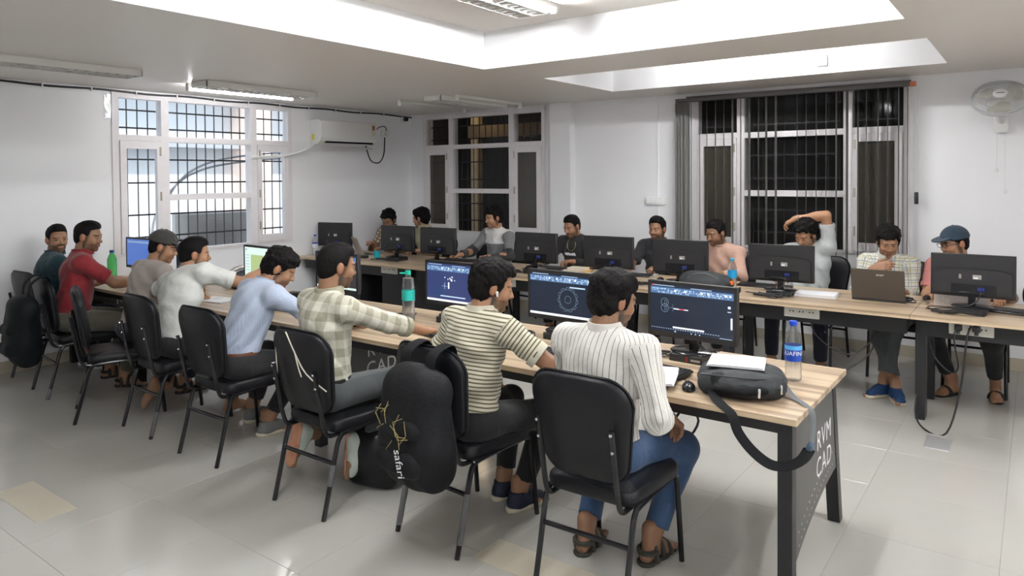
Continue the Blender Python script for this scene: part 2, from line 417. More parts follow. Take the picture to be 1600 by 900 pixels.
def batten(x, y, z, label, rz=0, e=None, L=1.16):
    t = thing('batten_light', label, 'light', (x, y, z), rz, 'batten lights')
    obj('housing', MB().rbox(-0.02, 0.02, -L / 2, L / 2, -0.035, 0, 0.005), M_lbody, t)
    for ey in (-L / 2, L / 2): obj('end_cap', MB().rbox(-0.024, 0.024, ey - 0.008, ey + 0.008, -0.07, 0, 0.004), M_white, t)
    if e: obj('lamp_tube', MB().tube([(0, -L / 2 + 0.01, -0.052), (0, L / 2 - 0.01, -0.052)], 0.016, 8), mat('lit_tube_%d' % int(e), (1, 1, 1), 0.4, emit=(0.97, 0.985, 1.0), estr=e), t)
    return t
luminaire(-2.92, 3.62, ZT, 'louvred light fitting in the deep ceiling recess, at the top edge of the photo')
batten(-2.72, 3.62, ZT, 'lit batten tube beside the louvred fitting in the deep ceiling recess', e=LAMP_E * 1.0)
luminaire(-1.48, 3.62, ZT, 'louvred light fitting in the deep ceiling recess, nearest the end of the front desk')
batten(-1.28, 3.62, ZT, 'lit batten tube in the deep ceiling recess, nearest the end of the front desk', e=LAMP_E * 0.95)
batten(-2.1, 6.12, ZT, 'lit batten tube inside the narrow recess before the blind window', rz=PI / 2, e=LAMP_E * 0.8)
batten(1.6, 3.2, ZT, 'added lit batten tube out of view right of the camera, brightening the back walls', e=LAMP_E * 1.9)  # added out-of-view lamp that brightens the back walls from the right
batten(-2.1, 1.3, ZT, 'added lit batten tube unseen above the camera, brightening the back walls', e=LAMP_E)  # unseen lamp added overhead to light the back walls frontally
batten(1.6, -0.8, ZC, 'added lit batten tube unseen behind the camera, brightening the back walls', e=LAMP_E * 1.3)  # extra lamp added behind the camera as frontal light for the back walls
luminaire(-6.0, 2.30, ZC, 'unlit louvred ceiling light over the left wall, nearest the left edge of the photo', on=False)
luminaire(-6.16, 4.17, ZC, 'louvred ceiling light in front of the bright left window', on=False)
luminaire(-5.33, 6.38, ZC, 'unlit louvred ceiling light near the corner window', on=False)
batten(-5.93, 6.45, ZC, 'slim unlit batten light left of the corner louvred light')
batten(-5.05, 6.45, ZC, 'slim unlit batten light right of the corner louvred light')
batten(-6.37, 4.15, ZC, 'bright batten tube beside the louvred light by the left window', e=LAMP_E * 0.26)
# ------------------------------------------------------------------ SDF modelling (smooth unions meshed with surface nets)
def smin(a, b, k):
    h = np.clip(0.5 + 0.5 * (b - a) / k, 0, 1)
    return b * (1 - h) + a * h - k * h * (1 - h)
def nrm(v):
    v = np.asarray(v, float); return v / (np.linalg.norm(v) + 1e-12)
def cone(a, b, ra, rb): return ('c', np.asarray(a, float), np.asarray(b, float), ra, rb)
def ell(c, r, R=None): return ('e', np.asarray(c, float), np.asarray(r, float), np.eye(3) if R is None else np.asarray(R, float))
def prim_box(p):
    if p[0] == 'c':
        r = max(p[3], p[4]); return np.minimum(p[1], p[2]) - r, np.maximum(p[1], p[2]) + r
    e = np.sqrt(((p[3] * p[2][:, None]) ** 2).sum(0)); return p[1] - e, p[1] + e
def prim_eval(p, X, Y, Z):
    if p[0] == 'c':
        a, b, ra, rb = p[1:]; ab = b - a
        x = X - a[0]; y = Y - a[1]; z = Z - a[2]
        t = np.clip((x * ab[0] + y * ab[1] + z * ab[2]) / (ab @ ab + 1e-12), 0, 1)
        return np.sqrt((x - ab[0] * t) ** 2 + (y - ab[1] * t) ** 2 + (z - ab[2] * t) ** 2) - (ra + (rb - ra) * t)
    c, r, R = p[1:]
    x = X - c[0]; y = Y - c[1]; z = Z - c[2]
    k0 = 0; k1 = 0
    for i in range(3):
        q = (R[i, 0] * x + R[i, 1] * y + R[i, 2] * z) / r[i]
        k0 = k0 + q * q; k1 = k1 + (q / r[i]) ** 2
    k0 = np.sqrt(k0); k1 = np.sqrt(k1) + 1e-9
    return k0 * (k0 - 1) / k1
def sdf_mesh(prims, h, k=0.02, cuts=(), warp=None, clip=None, box=None):
    """prims: list of primitives or (primitive, k). Returns verts, quads, last primitive id per vertex"""
    los = []; his = []
    for p in prims:
        q = p[0] if isinstance(p[0], tuple) else p
        l, u = prim_box(q); los.append(l); his.append(u)
    lo = np.min(los, 0) - 3 * h - 0.004; hi = np.max(his, 0) + 3 * h + 0.004
    if box is not None: lo = np.maximum(lo, box[0]); hi = np.minimum(hi, box[1])
    n = np.ceil((hi - lo) / h).astype(int) + 1
    ax = [lo[i] + h * np.arange(n[i]) for i in range(3)]
    F = np.full(n, 0.5, np.float32); best = np.full(n, 9.0, np.float32); idm = np.zeros(n, np.int16)
    for pi, p in enumerate(prims):
        kk = k
        if isinstance(p[0], tuple): p, kk = p
        neg = kk < 0; kk = abs(kk)
        l, u = prim_box(p); mg = 2 * kk + 3 * h
        s = []
        for i in range(3):
            a = max(0, int((l[i] - mg - lo[i]) / h)); b = min(n[i], int((u[i] + mg - lo[i]) / h) + 2); s.append(slice(a, max(a, b)))
        if any(q.stop <= q.start for q in s): continue
        s = tuple(s)
        X = ax[0][s[0]][:, None, None]; Y = ax[1][s[1]][None, :, None]; Z = ax[2][s[2]][None, None, :]
        d = prim_eval(p, X, Y, Z)
        if neg: F[s] = -smin(-F[s], d, kk)
        else:
            F[s] = smin(F[s], d, kk)
            m = d < best[s]; bs = best[s]; ids = idm[s]
            bs[m] = d[m]; ids[m] = pi
    X = ax[0][:, None, None]; Y = ax[1][None, :, None]; Z = ax[2][None, None, :]
    if warp is not None: F = F + warp(X, Y, Z)
    for c in cuts: F = np.maximum(F, c(X, Y, Z))
    F[0] = F[-1] = 0.5; F[:, 0] = F[:, -1] = 0.5; F[:, :, 0] = F[:, :, -1] = 0.5
    return nets(F, lo, h, idm)
def nets(F, lo, h, idm):
    Sg = F < 0
    nx, ny, nz = F.shape
    cnt = np.zeros((nx - 1, ny - 1, nz - 1), np.int8)
    for a in (0, 1):
        for b in (0, 1):
            for c in (0, 1): cnt += Sg[a:nx - 1 + a, b:ny - 1 + b, c:nz - 1 + c]
    cell = np.argwhere((cnt > 0) & (cnt < 8))
    if len(cell) == 0: return np.zeros((0, 3)), np.zeros((0, 4), int), np.zeros(0, int)
    ids = np.full(cnt.shape, -1, np.int32); ids[tuple(cell.T)] = np.arange(len(cell))
    acc = np.zeros((len(cell), 3)); num = np.zeros(len(cell))
    cor = [(a, b, c) for a in (0, 1) for b in (0, 1) for c in (0, 1)]
    ci, cj, ck = cell.T
    for A in cor:
        for B in cor:
            d = [B[i] - A[i] for i in range(3)]
            if sorted(d) != [0, 0, 1]: continue
            fa = F[ci + A[0], cj + A[1], ck + A[2]].astype(float); fb = F[ci + B[0], cj + B[1], ck + B[2]].astype(float)
            m = (fa < 0) != (fb < 0)
            t = np.where(m, fa / np.where(m, fa - fb, 1), 0)
            for i in range(3): acc[:, i] += np.where(m, A[i] + d[i] * t, 0)
            num += m
    V = lo + h * (cell + acc / num[:, None])
    Q = []
    for axis in range(3):
        s0 = [slice(None)] * 3; s1 = [slice(None)] * 3
        s0[axis] = slice(0, -1); s1[axis] = slice(1, None)
        a = Sg[tuple(s0)]; b = Sg[tuple(s1)]
        e = np.argwhere(a != b)
        o = [(axis + 1) % 3, (axis + 2) % 3]
        ok = (e[:, o[0]] > 0) & (e[:, o[1]] > 0) & (e[:, o[0]] < F.shape[o[0]] - 1) & (e[:, o[1]] < F.shape[o[1]] - 1)
        e = e[ok]
        def cid(d0, d1):
            q = e.copy(); q[:, o[0]] -= d0; q[:, o[1]] -= d1
            return ids[tuple(q.T)]
        quad = np.stack([cid(1, 1), cid(0, 1), cid(0, 0), cid(1, 0)], 1)
        flip = ~Sg[tuple(e.T)]
        quad[flip] = quad[flip][:, ::-1]
        Q.append(quad)
    return V, np.concatenate(Q), idm[ci, cj, ck]
def np_mesh(name, V, Q, m, smooth=True):
    me = bpy.data.meshes.new(name)
    me.vertices.add(len(V)); me.vertices.foreach_set('co', np.asarray(V, np.float32).ravel())
    me.loops.add(Q.size); me.loops.foreach_set('vertex_index', Q.ravel().astype(np.int32))
    me.polygons.add(len(Q)); me.polygons.foreach_set('loop_start', np.arange(len(Q), dtype=np.int32) * 4)
    me.update(calc_edges=True)
    me.polygons.foreach_set('use_smooth', np.ones(len(Q), bool))
    for x in (m if isinstance(m, (list, tuple)) else [m]): me.materials.append(x)
    me.validate()
    return me
def set_attr(me, name, A):
    at = me.attributes.new(name, 'FLOAT_VECTOR', 'POINT')
    at.data.foreach_set('vector', np.asarray(A, np.float32).ravel())
def noise3(seed, f, amp, n=5):
    r = np.random.default_rng(seed)
    ks = [(r.normal(size=3) * f, r.uniform(0, 6.28), r.uniform(0.5, 1)) for _ in range(n)]
    def g(X, Y, Z):
        s = 0
        for kk, ph, w in ks: s = s + w * np.sin(kk[0] * X + kk[1] * Y + kk[2] * Z + ph)
        return (amp / n * s).astype(np.float32)
    return g

# ------------------------------------------------------------------ desks
m_wood, nt, b = nodes_of('striped_wood_laminate', 0.32)
geo = nt.nodes.new('ShaderNodeNewGeometry')
def stretched(sx, sy, scale, detail):
    mp = nt.nodes.new('ShaderNodeMapping'); mp.inputs['Scale'].default_value = (sx, sy, sy)
    nt.links.new(geo.outputs['Position'], mp.inputs['Vector'])
    n = nt.nodes.new('ShaderNodeTexNoise'); n.inputs['Scale'].default_value = scale; n.inputs['Detail'].default_value = detail
    nt.links.new(mp.outputs[0], n.inputs['Vector']); return n.outputs[0]
s1 = stretched(0.22, 14, 1.6, 3); s2 = stretched(1.2, 60, 2.0, 4)
cr = nt.nodes.new('ShaderNodeValToRGB')
cr.color_ramp.elements[0].position = 0.36; cr.color_ramp.elements[0].color = (0.30, 0.215, 0.145, 1)
cr.color_ramp.elements[1].position = 0.60; cr.color_ramp.elements[1].color = (0.585, 0.455, 0.31, 1)
e = cr.color_ramp.elements.new(0.47); e.color = (0.47, 0.355, 0.24, 1)
nt.links.new(s1, cr.inputs[0])
fine = nt.nodes.new('ShaderNodeMapRange'); fine.inputs[3].default_value = 0.78; fine.inputs[4].default_value = 1.18
nt.links.new(s2, fine.inputs[0])
nt.links.new(mixc(nt, 1.0, cr.outputs[0], fine.outputs[0], 'MULTIPLY'), b.inputs['Base Color'])
M_edge = mat('wood_edge_band', (0.40, 0.29, 0.18), 0.4, noise=0.1, nscale=20)
TZ = 0.75
def panel_leg(par, x, y0, y1, flip):
    """trapezoid end frame in the plane x: two box legs and a grey sheet with cut lettering"""
    g = MB().box(x - 0.028, x + 0.028, y0 + 0.02, y0 + 0.08, 0, TZ - 0.03)
    obj('leg', g, M_steel, par, smooth=False)
    M = Matrix(((1, 0, 0, x), (0, 1, 0, y1 - 0.09), (0, 0, 1, 0), (0, 0, 0, 1)))
    g = MB(); sh = 0.09
    vs = [(sx * 0.028, (0.03 if sy > 0 else -0.03) + (sh if z == 0 else -0.07), z) for z in (0, TZ - 0.03) for sy in (-1, 1) for sx in (-1, 1)]
    g.add(vs, [(0, 2, 3, 1), (4, 5, 7, 6), (0, 1, 5, 4), (2, 6, 7, 3), (0, 4, 6, 2), (1, 3, 7, 5)], M)
    obj('leg', g, M_steel, par, smooth=False)
    ya = y0 + 0.08; poly = [(ya, TZ - 0.03), (ya, 0.15)]
    for k in range(13):
        t = k / 12; poly.append((ya + 0.01 + t * (y1 - 0.06 - ya - 0.05), 0.15 + 0.12 * (1 - (1 - t) ** 2) + 0.03 * t))
    poly.append((y1 - 0.19, TZ - 0.03))
    px = x + 0.022
    MP = Matrix(((0, 0, 1, px - 0.003), (1, 0, 0, 0), (0, 1, 0, 0), (0, 0, 0, 1)))
    pn = obj('side_panel', MB().prism(poly, 0.006, MP), M_panel, par, smooth=False)
    tx = MB()
    for row, (word, zz) in enumerate((('RVM', 0.525), ('CAD', 0.405))):
        Mt = Matrix(((0, 0, 1, px + 0.0038), (1, 0, 0, y0 + 0.55), (0, 1, 0, zz), (0, 0, 0, 1)))
        q = text_mb(word, 0.125, Mt, spacing=1.12)
        tx.v, o = tx.v + q.v, len(tx.v); tx.f += [tuple(i + o for i in f) for f in q.f]
    obj('lettering', tx, M_whitep, pn, smooth=False)['label'] = 'white RVM CAD lettering'
    dm = MB()
    for row in (0, 1):
        for k in range(15):
            t = (k + 0.5) / 15; yy = ya + 0.03 + t * (y1 - 0.13 - ya - 0.06); zz = 0.19 + row * 0.055 + 0.12 * (1 - (1 - t) ** 2) + 0.03 * t
            dm.lathe([(0.0055, 0), (0.0055, 0.0008)], 6, Matrix(((0, 0, 1, px + 0.003), (1, 0, 0, yy), (0, 1, 0, zz), (0, 0, 0, 1))))
    obj('perforation', dm, mat('pale_hole', (0.45, 0.43, 0.40), 0.6), pn, smooth=False)['kind'] = 'stuff'
def front_desk(x0, x1, label, last=True):
    y0, y1 = 2.845, 3.735
    t = thing('desk', label, 'desk', (0, 0, 0), 0, 'front row of wooden desks')
    top = obj('desk_top', MB().rbox(x0, x1, y0, y1, TZ - 0.027, TZ, 0.002, 1), m_wood, t, smooth=False)
    for ry in (y0 + 0.05, y1 - 0.18): obj('frame_rail', MB().box(x0 + 0.06, x1 - 0.06, ry - 0.02, ry + 0.02, TZ - 0.075, TZ - 0.027), M_steel, t, smooth=False)
    panel_leg(t, x1 - 0.05, y0, y1, False)
    if last: panel_leg(t, x0 + 0.06, y0, y1, False)
    return t
front_desk(-3.60, -0.74, 'wooden front desk with black panel leg ending at the near right corner', last=False)
front_desk(-5.90, -3.602, 'wooden front desk in the middle of the row, behind the plaid shirt', last=False)
front_desk(-7.27, -5.902, 'wooden front desk at the left wall, under the bright window', last=True)
def back_desk(x0, x1, label, legs):
    y0, y1 = 5.42, 6.30
    t = thing('desk', label, 'desk', (0, 0, 0), 0, 'back row of wooden desks')
    obj('desk_top', MB().rbox(x0, x1, y0, y1, TZ - 0.03, TZ, 0.002, 1), m_wood, t, smooth=False)
    obj('apron', MB().box(x0 + 0.05, x1 - 0.03, y0 + 0.10, y0 + 0.13, TZ - 0.15, TZ - 0.03), M_steel, t, smooth=False)
    for lx in legs:
        obj('leg', MB().rbox(lx - 0.03, lx + 0.03, y0 + 0.17, y0 + 0.30, 0, TZ - 0.03, 0.004, 1), M_steel, t, smooth=False)
        obj('leg', MB().rbox(lx - 0.03, lx + 0.03, y1 - 0.16, y1 - 0.10, 0, TZ - 0.03, 0.004, 1), M_steel, t, smooth=False)
    return t
def socket_panel(par, x, y=5.42):
    s = obj('socket_panel', MB().rbox(x - 0.125, x + 0.125, y + 0.085, y + 0.102, TZ - 0.115, TZ - 0.035, 0.004, 1), mat('ivory_socket', (0.62, 0.60, 0.54), 0.4), par)
    h = MB()
    for sx in (-0.07, 0, 0.07):
        h.lathe([(0.006, 0), (0.006, 0.001)], 8, T(x + sx - 0.012, y + 0.084, TZ - 0.07) @ RX(-PI / 2)).lathe([(0.006, 0), (0.006, 0.001)], 8, T(x + sx + 0.012, y + 0.084, TZ - 0.07) @ RX(-PI / 2))
    obj('socket_hole', h, M_black, s)['kind'] = 'stuff'
    return s
d1 = back_desk(-0.68, 1.6, 'wooden back desk at the right edge carrying the cap wearer\'s monitor', (-0.64,))
d2 = back_desk(-3.05, -0.682, 'wooden back desk in front of the blind window with the grey laptop', (-2.0,))
d3 = back_desk(-5.40, -3.052, 'wooden back desk in front of the wall pillar, carrying the stacked books', (-3.12, -4.5))
d4 = back_desk(-7.27, -5.402, 'wooden back desk at the left wall with the silver laptop', ())
socket_panel(d1, -0.34); socket_panel(d2, -1.40); socket_panel(d4, -5.75); socket_panel(d3, -4.15)
M_cab = mat('black_laminate', (0.012, 0.012, 0.014), 0.35)
for (x0, x1, lab) in ((-6.95, -6.28, 'black under-desk cabinet at the left wall end of the back desks'), (-5.92, -4.98, 'black two-door cabinet with silver handles under the back desks')):
    t = thing('cabinet', lab, 'cabinet', ((x0 + x1) / 2, 5.85, 0), 0, 'black cabinets under the back desks')
    w = (x1 - x0) / 2
    obj('body', MB().box(-w, w, -0.27, 0.3, 0, 0.715), M_cab, t, smooth=False)
    for s in (-1, 1):
        dr = obj('door', MB().rbox(min(0, s * w) + 0.003, max(0, s * w) - 0.003, -0.29, -0.271, 0.06, 0.60, 0.003, 1), M_cab, t, smooth=False)
        obj('handle', MB().rbox(s * 0.05 - 0.012, s * 0.05 + 0.012, -0.312, -0.29, 0.36, 0.48, 0.006, 2), M_chrome, dr)
# ------------------------------------------------------------------ chairs
def rr_poly(w0, w1, h, r, n=6):
    pts = []
    for (cx, cy, a0) in ((w1 - r, h - r, 0), (-w1 + r, h - r, 90), (-w0 + r * 0.8, r * 0.8, 180), (w0 - r * 0.8, r * 0.8, 270)):
        rad = r if cy > h / 2 else r * 0.8
        for k in range(n + 1):
            a = math.radians(a0 + 90 * k / n); pts.append((cx + rad * math.cos(a), cy + rad * math.sin(a)))
    return pts
def pad_mesh(poly, thick, curve, edge=0.35, rings=4):
    """a cushion: outline scaled through rings; curve(x,y)->offset normal to the pad"""
    n = len(poly); cx = sum(p[0] for p in poly) / n; cy = sum(p[1] for p in poly) / n
    mb = MB(); vs = []; fs = []
    prof = []
    for k in range(rings + 1):
        a = -PI / 2 + PI * k / rings
        prof.append((1 - 0.055 * (1 - math.cos(a)), thick / 2 * math.sin(a)))
    prof = [(0.55, -thick / 2 * 1.08)] + prof + [(0.55, thick / 2 * 1.22)]
    for s, d in prof:
        for x, y in poly:
            X = cx + (x - cx) * s; Y = cy + (y - cy) * s
            vs.append((X, Y, d + curve(X, Y)))
    for i in range(len(prof) - 1):
        for k in range(n):
            k2 = (k + 1) % n; fs.append((i * n + k, i * n + k2, (i + 1) * n + k2, (i + 1) * n + k))
    for i, s in ((0, -1), (len(prof) - 1, 1)):
        vs.append((cx, cy, prof[i][1] + curve(cx, cy))); c = len(vs) - 1
        for k in range(n):
            k2 = (k + 1) % n
            fs.append((c, i * n + k2, i * n + k) if s < 0 else (c, i * n + k, i * n + k2))
    return mb.add(vs, fs)
def make_chair():
    t = thing('chair', 'black vinyl chair', 'chair')
    seat = pad_mesh([(x, y) for x, y in rr_poly(0.205, 0.225, 0.45, 0.07)], 0.062, lambda x, y: 0)
    o = obj('seat', seat, M_vinyl, t, (0, -0.215, 0.436))
    back = pad_mesh(rr_poly(0.195, 0.225, 0.43, 0.115), 0.045, lambda x, y: 0.55 * x * x)
    # stand the pad up: local x lateral, local y up, +z towards the sitter
    Mb = T(0, -0.245, 0.505) @ RX(math.radians(90 + 9)) @ Matrix.Scale(-1, 4, (0, 0, 1))
    Mb = T(0, -0.228, 0.50) @ RX(math.radians(100))
    q = MB(); q.add([(x, y, -z) for x, y, z in back.v], back.f, Mb)
    obj('backrest', q, M_vinyl, t)
    pip = MB().tube([tuple(Mb @ Vector((x, y, -(0.55 * x * x)))) for x, y in rr_poly(0.197, 0.228, 0.433, 0.115)] + [tuple(Mb @ Vector((0.227, 0.318, -(0.55 * 0.2277 ** 2))))], 0.0055, 5)
    obj('piping', pip, M_vinyl, t)
    for s in (-1, 1):
        p = smooth_path([(s * 0.165, -0.318, 0.74), (s * 0.165, -0.285, 0.56), (s * 0.165, -0.262, 0.45), (s * 0.165, -0.235, 0.40), (s * 0.165, -0.16, 0.392), (s * 0.165, 0.0, 0.402)], 4)
        post = obj('back_post', MB().tube(p, 0.0115, 8), M_tube, t)
        for z in (0.725, 0.655):
            yy = -0.318 + (0.74 - z) * 0.185 - 0.012
            obj('bolt', MB().lathe([(0.007, 0), (0.006, 0.003), (0.001, 0.004)], 8, T(s * 0.165, yy, z) @ RX(PI / 2)), M_chrome, post)
        p = smooth_path([(s * 0.20, -0.30, 0.0), (s * 0.20, -0.255, 0.17), (s * 0.20, -0.215, 0.33), (s * 0.20, -0.19, 0.385), (s * 0.20, -0.14, 0.402), (s * 0.20, 0.1, 0.408), (s * 0.20, 0.19, 0.405), (s * 0.20, 0.222, 0.375), (s * 0.20, 0.235, 0.30), (s * 0.205, 0.265, 0.0)], 4)
        h = len(p) // 2
        obj('leg', MB().tube(p[:h + 1], 0.0125, 8), M_tube, t); obj('leg', MB().tube(p[h:], 0.0125, 8), M_tube, t)
    obj('stretcher', MB().tube([(-0.20, -0.232, 0.265), (0.20, -0.232, 0.265)], 0.0105, 8), M_tube, t); obj('seat_rail', MB().tube([(-0.2, 0.1, 0.405), (0.2, 0.1, 0.405)], 0.0105, 6), M_tube, t)
    return t
chair0 = make_chair()
chair_used = [False]
def chair(x, y, ang, label, group):
    """ang: degrees turned from facing +y (counter-clockwise)"""
    if not chair_used[0]: c = chair0; chair_used[0] = True
    else: c = copy_tree(chair0)
    c.location = (x, y, 0); c.rotation_euler = (0, 0, math.radians(ang))
    c['label'] = label; c['group'] = group
    return c
G1 = 'black chairs along the front desks'; G2 = 'black chairs behind the back desks'
cA = chair(-1.45, 2.67, 1, 'black vinyl chair under the man in the white pinstripe shirt, nearest the camera', G1)
cB = chair(-2.24, 2.68, -4, 'black vinyl chair with a black backpack slung over its back', G1)
cC = chair(-3.03, 2.55, 0, 'black vinyl chair with a pale cord tied round its back, under the plaid shirt', G1)
cD = chair(-4.07, 2.60, 1, 'black vinyl chair behind the man in the light blue shirt', G1)
cE = chair(-4.84, 2.62, -2, 'black vinyl chair behind the man in the white t-shirt', G1)
cF = chair(-5.42, 2.50, -24, 'black vinyl chair turned side on, between the red and white shirts', G1)
cG = chair(-6.31, 2.59, -6, 'black vinyl chair under the man in the red polo', G1)
cH = chair(-6.90, 2.66, 3, 'black vinyl chair at the left wall, under the man in the teal shirt', G1)
chair(-6.78, 6.62, 180, 'black chair behind the back desk at the left corner, mostly hidden by a monitor', G2)
chair(-6.20, 6.66, 176, 'black chair under the man in the olive shirt', G2)
chair(-5.05, 6.72, 172, 'black chair under the man in the white and grey sweater', G2)
chair(-5.62, 6.95, 186, 'empty black chair by the corner window, its back showing beside a monitor', G2)
chair(-4.08, 6.86, 180, 'black chair under the man in the black tee with a necklace', G2)
chair(-3.10, 6.88, 180, 'black chair under the man in the black polo', G2)
chair(-2.40, 6.78, 186, 'black chair under the man in the peach sweater', G2)
chair(-1.62, 6.86, 176, 'black chair under the man with an arm over his head', G2)
chair(-0.93, 6.80, 180, 'black chair under the man with a hand on his chin', G2)
chair(-0.38, 6.70, 180, 'black chair under the man in the navy cap', G2)
# clear film left on some chair legs
for (c, sx, z0, z1, lab) in ((cB, 1, 0.06, 0.27, 'film'), (cB, -1, 0.03, 0.30, 'film'), (cC, 1, 0.16, 0.26, 'film'), (cE, 1, 0.02, 0.17, 'film'), (cF, -1, 0.03, 0.11, 'film'), (cG, 1, 0.0, 0.08, 'film'), (cA, -1, 0.0, 0.05, 'film')):
    f = lambda z: (sx * 0.20, -0.30 + 0.045 * z / 0.17 if z < 0.17 else -0.255 + 0.04 * (z - 0.17) / 0.16, z)
    pts = [f(z0 + (z1 - z0) * k / 6) for k in range(7)]
    obj('wrap_film', MB().tube(pts, [0.0137 + 0.0012 * (k % 2) for k in range(7)], 8), M_tape, c)
# cord tied round the plaid man's chair
cp = MB()
for pts in ([(-0.19, -0.285, 0.86), (-0.20, -0.275, 0.75), (-0.21, -0.262, 0.62), (-0.215, -0.25, 0.55)], [(-0.03, -0.338, 0.92), (0.03, -0.330, 0.82), (0.10, -0.315, 0.72), (0.205, -0.275, 0.64)], [(0.03, -0.330, 0.82), (0.05, -0.328, 0.76), (0.065, -0.318, 0.70)]):
    cp.tube(smooth_path(pts, 4), 0.0035, 6)
obj('tied_cord', cp, mat('pale_cord', (0.62, 0.57, 0.48), 0.7), cC)['label'] = 'pale cord'
# ------------------------------------------------------------------ monitors
def emi(name, col, s): return mat(name, (0.01, 0.01, 0.01), 0.25, emit=col, estr=s)
U_dark = emi('screen_navy', (0.008, 0.018, 0.042), 0.8)
U_blue = emi('screen_indigo', (0.028, 0.042, 0.14), 1.0)
U_desk = emi('screen_blue', (0.06, 0.13, 0.42), 1.0)
U_black = emi('screen_charcoal', (0.03, 0.03, 0.033), 1.0)
U_pale = emi('screen_pale_green', (0.62, 0.80, 0.72), 1.0)
U_olive = emi('screen_olive', (0.38, 0.48, 0.22), 1.0)
U_rib = emi('screen_ribbon', (0.07, 0.16, 0.33), 1.0)
U_icon = emi('screen_icon', (0.5, 0.65, 0.85), 1.0)
U_white = emi('screen_white', (0.85, 0.9, 1.0), 1.0)
U_line = emi('screen_line', (0.25, 0.36, 0.46), 1.0)
U_orange = emi('screen_flame', (1.0, 0.45, 0.12), 1.2)
U_red = emi('screen_red', (0.8, 0.1, 0.1), 1.0)
MW, MH = 0.49, 0.29
def make_monitor(front=None):
    t = thing('monitor', 'monitor', 'monitor')
    z0 = 0.065
    c = MB().rbox(-MW / 2, MW / 2, -0.008, 0.022, z0, z0 + MH, 0.004, 1)
    obj('casing', c, M_monback, t)
    bz = MB(); w = 0.016
    bz.box(-MW / 2, MW / 2, -0.011, -0.007, z0, z0 + 0.026).box(-MW / 2, MW / 2, -0.011, -0.007, z0 + MH - w, z0 + MH)
    bz.box(-MW / 2, -MW / 2 + w, -0.011, -0.007, z0 + 0.02, z0 + MH - w).box(MW / 2 - w, MW / 2, -0.011, -0.007, z0 + 0.02, z0 + MH - w)
    obj('bezel', bz, M_black, t, smooth=False)
    sc = obj('screen', MB().box(-MW / 2 + w, MW / 2 - w, -0.0095, -0.007, z0 + 0.026, z0 + MH - w), front or U_dark, t, smooth=False)
    bk = MB()
    poly = [(-MW / 2 + 0.02, z0 + 0.02), (MW / 2 - 0.02, z0 + 0.02), (MW / 2 - 0.02, z0 + 0.165), (MW / 2 - 0.06, z0 + 0.185), (0.1, z0 + 0.193), (-0.1, z0 + 0.193), (-MW / 2 + 0.06, z0 + 0.185), (-MW / 2 + 0.02, z0 + 0.165)]
    bk.prism(poly, 0.02, Matrix(((1, 0, 0, 0), (0, 0, 1, 0.022), (0, 1, 0, 0), (0, 0, 0, 1))))
    obj('rear_housing', bk, M_monback, t, smooth=False)
    obj('port_recess', MB().box(-0.14, 0.12, 0.042, 0.0425, z0 + 0.025, z0 + 0.09), M_blackg, t, smooth=False)
    obj('sticker', MB().box(-0.055, -0.005, 0.042, 0.0426, z0 + 0.125, z0 + 0.155), M_silver, t, smooth=False)
    obj('sticker', MB().box(-0.035, -0.01, 0.0426, 0.043, z0 + 0.128, z0 + 0.14), M_whitep, t, smooth=False); obj('sticker', MB().box(0.06, 0.075, 0.042, 0.0428, z0 + 0.125, z0 + 0.155), M_silver, t, smooth=False)
    pl = obj('video_plug', MB().rbox(-0.075, -0.035, 0.042, 0.062, z0 + 0.045, z0 + 0.072, 0.004), mat('blue_plug', (0.01, 0.02, 0.16), 0.5), t)
    obj('plug_lead', MB().tube(smooth_path([(-0.055, 0.06, z0 + 0.055), (-0.055, 0.085, z0 + 0.04), (-0.03, 0.09, z0 - 0.02), (0.03, 0.10, 0.008), (0.11, 0.09, 0.006)], 5), 0.004, 6), M_cable, pl)
    obj('neck', MB().rbox(-0.022, 0.022, 0.012, 0.04, 0.008, z0 + 0.10, 0.004).rbox(-0.075, 0.075, 0.04, 0.055, z0 + 0.02, z0 + 0.04, 0.005), M_blackg, t)
    obj('foot', MB().lathe([(0.105, 0), (0.108, 0.004), (0.10, 0.010), (0.03, 0.014), (0.001, 0.014)], 28, T(0, 0.02, 0) @ Matrix.Diagonal((1.15, 0.85, 1, 1))), M_blackg, t)
    return t, sc
def scr(par, name, m, rects=(), tubes=(), depth=-0.0098):
    """rects in screen fractions (u right, v up) as seen from the front"""
    x0, x1, za, zb = -MW / 2 + 0.016, MW / 2 - 0.016, 0.065 + 0.026, 0.065 + MH - 0.016
    P = lambda u, v: (x0 + (x1 - x0) * u, za + (zb - za) * v)
    mb = MB()
    for (a, b_, c, d) in rects:
        p = P(a, b_); q = P(c, d); mb.box(p[0], q[0], depth - 0.0004, depth, p[1], q[1])
    for pts, w in tubes:
        pp = [P(*p) for p in pts]
        for i in range(len(pp) - 1):
            a = Vector(pp[i]); b_ = Vector(pp[i + 1]); d = (b_ - a); 
            if d.length < 1e-6: continue
            n = Vector((-d.y, d.x)).normalized() * w / 2
            q = [a - n, b_ - n, b_ + n, a + n]
            mb.add([(v.x, depth - 0.0002, v.y) for v in q], [(0, 1, 2, 3)])
    o = obj(name, mb, m, par, smooth=False)
    if len(rects) + len(tubes) > 1: o['kind'] = 'stuff'
    return o
ASP = (MW - 0.032) / (MH - 0.042)
def circ(u, v, r, n=28, a0=0, a1=360): return [(u + r / ASP * math.cos(math.radians(a0 + (a1 - a0) * k / n)), v + r * math.sin(math.radians(a0 + (a1 - a0) * k / n))) for k in range(n + 1)]
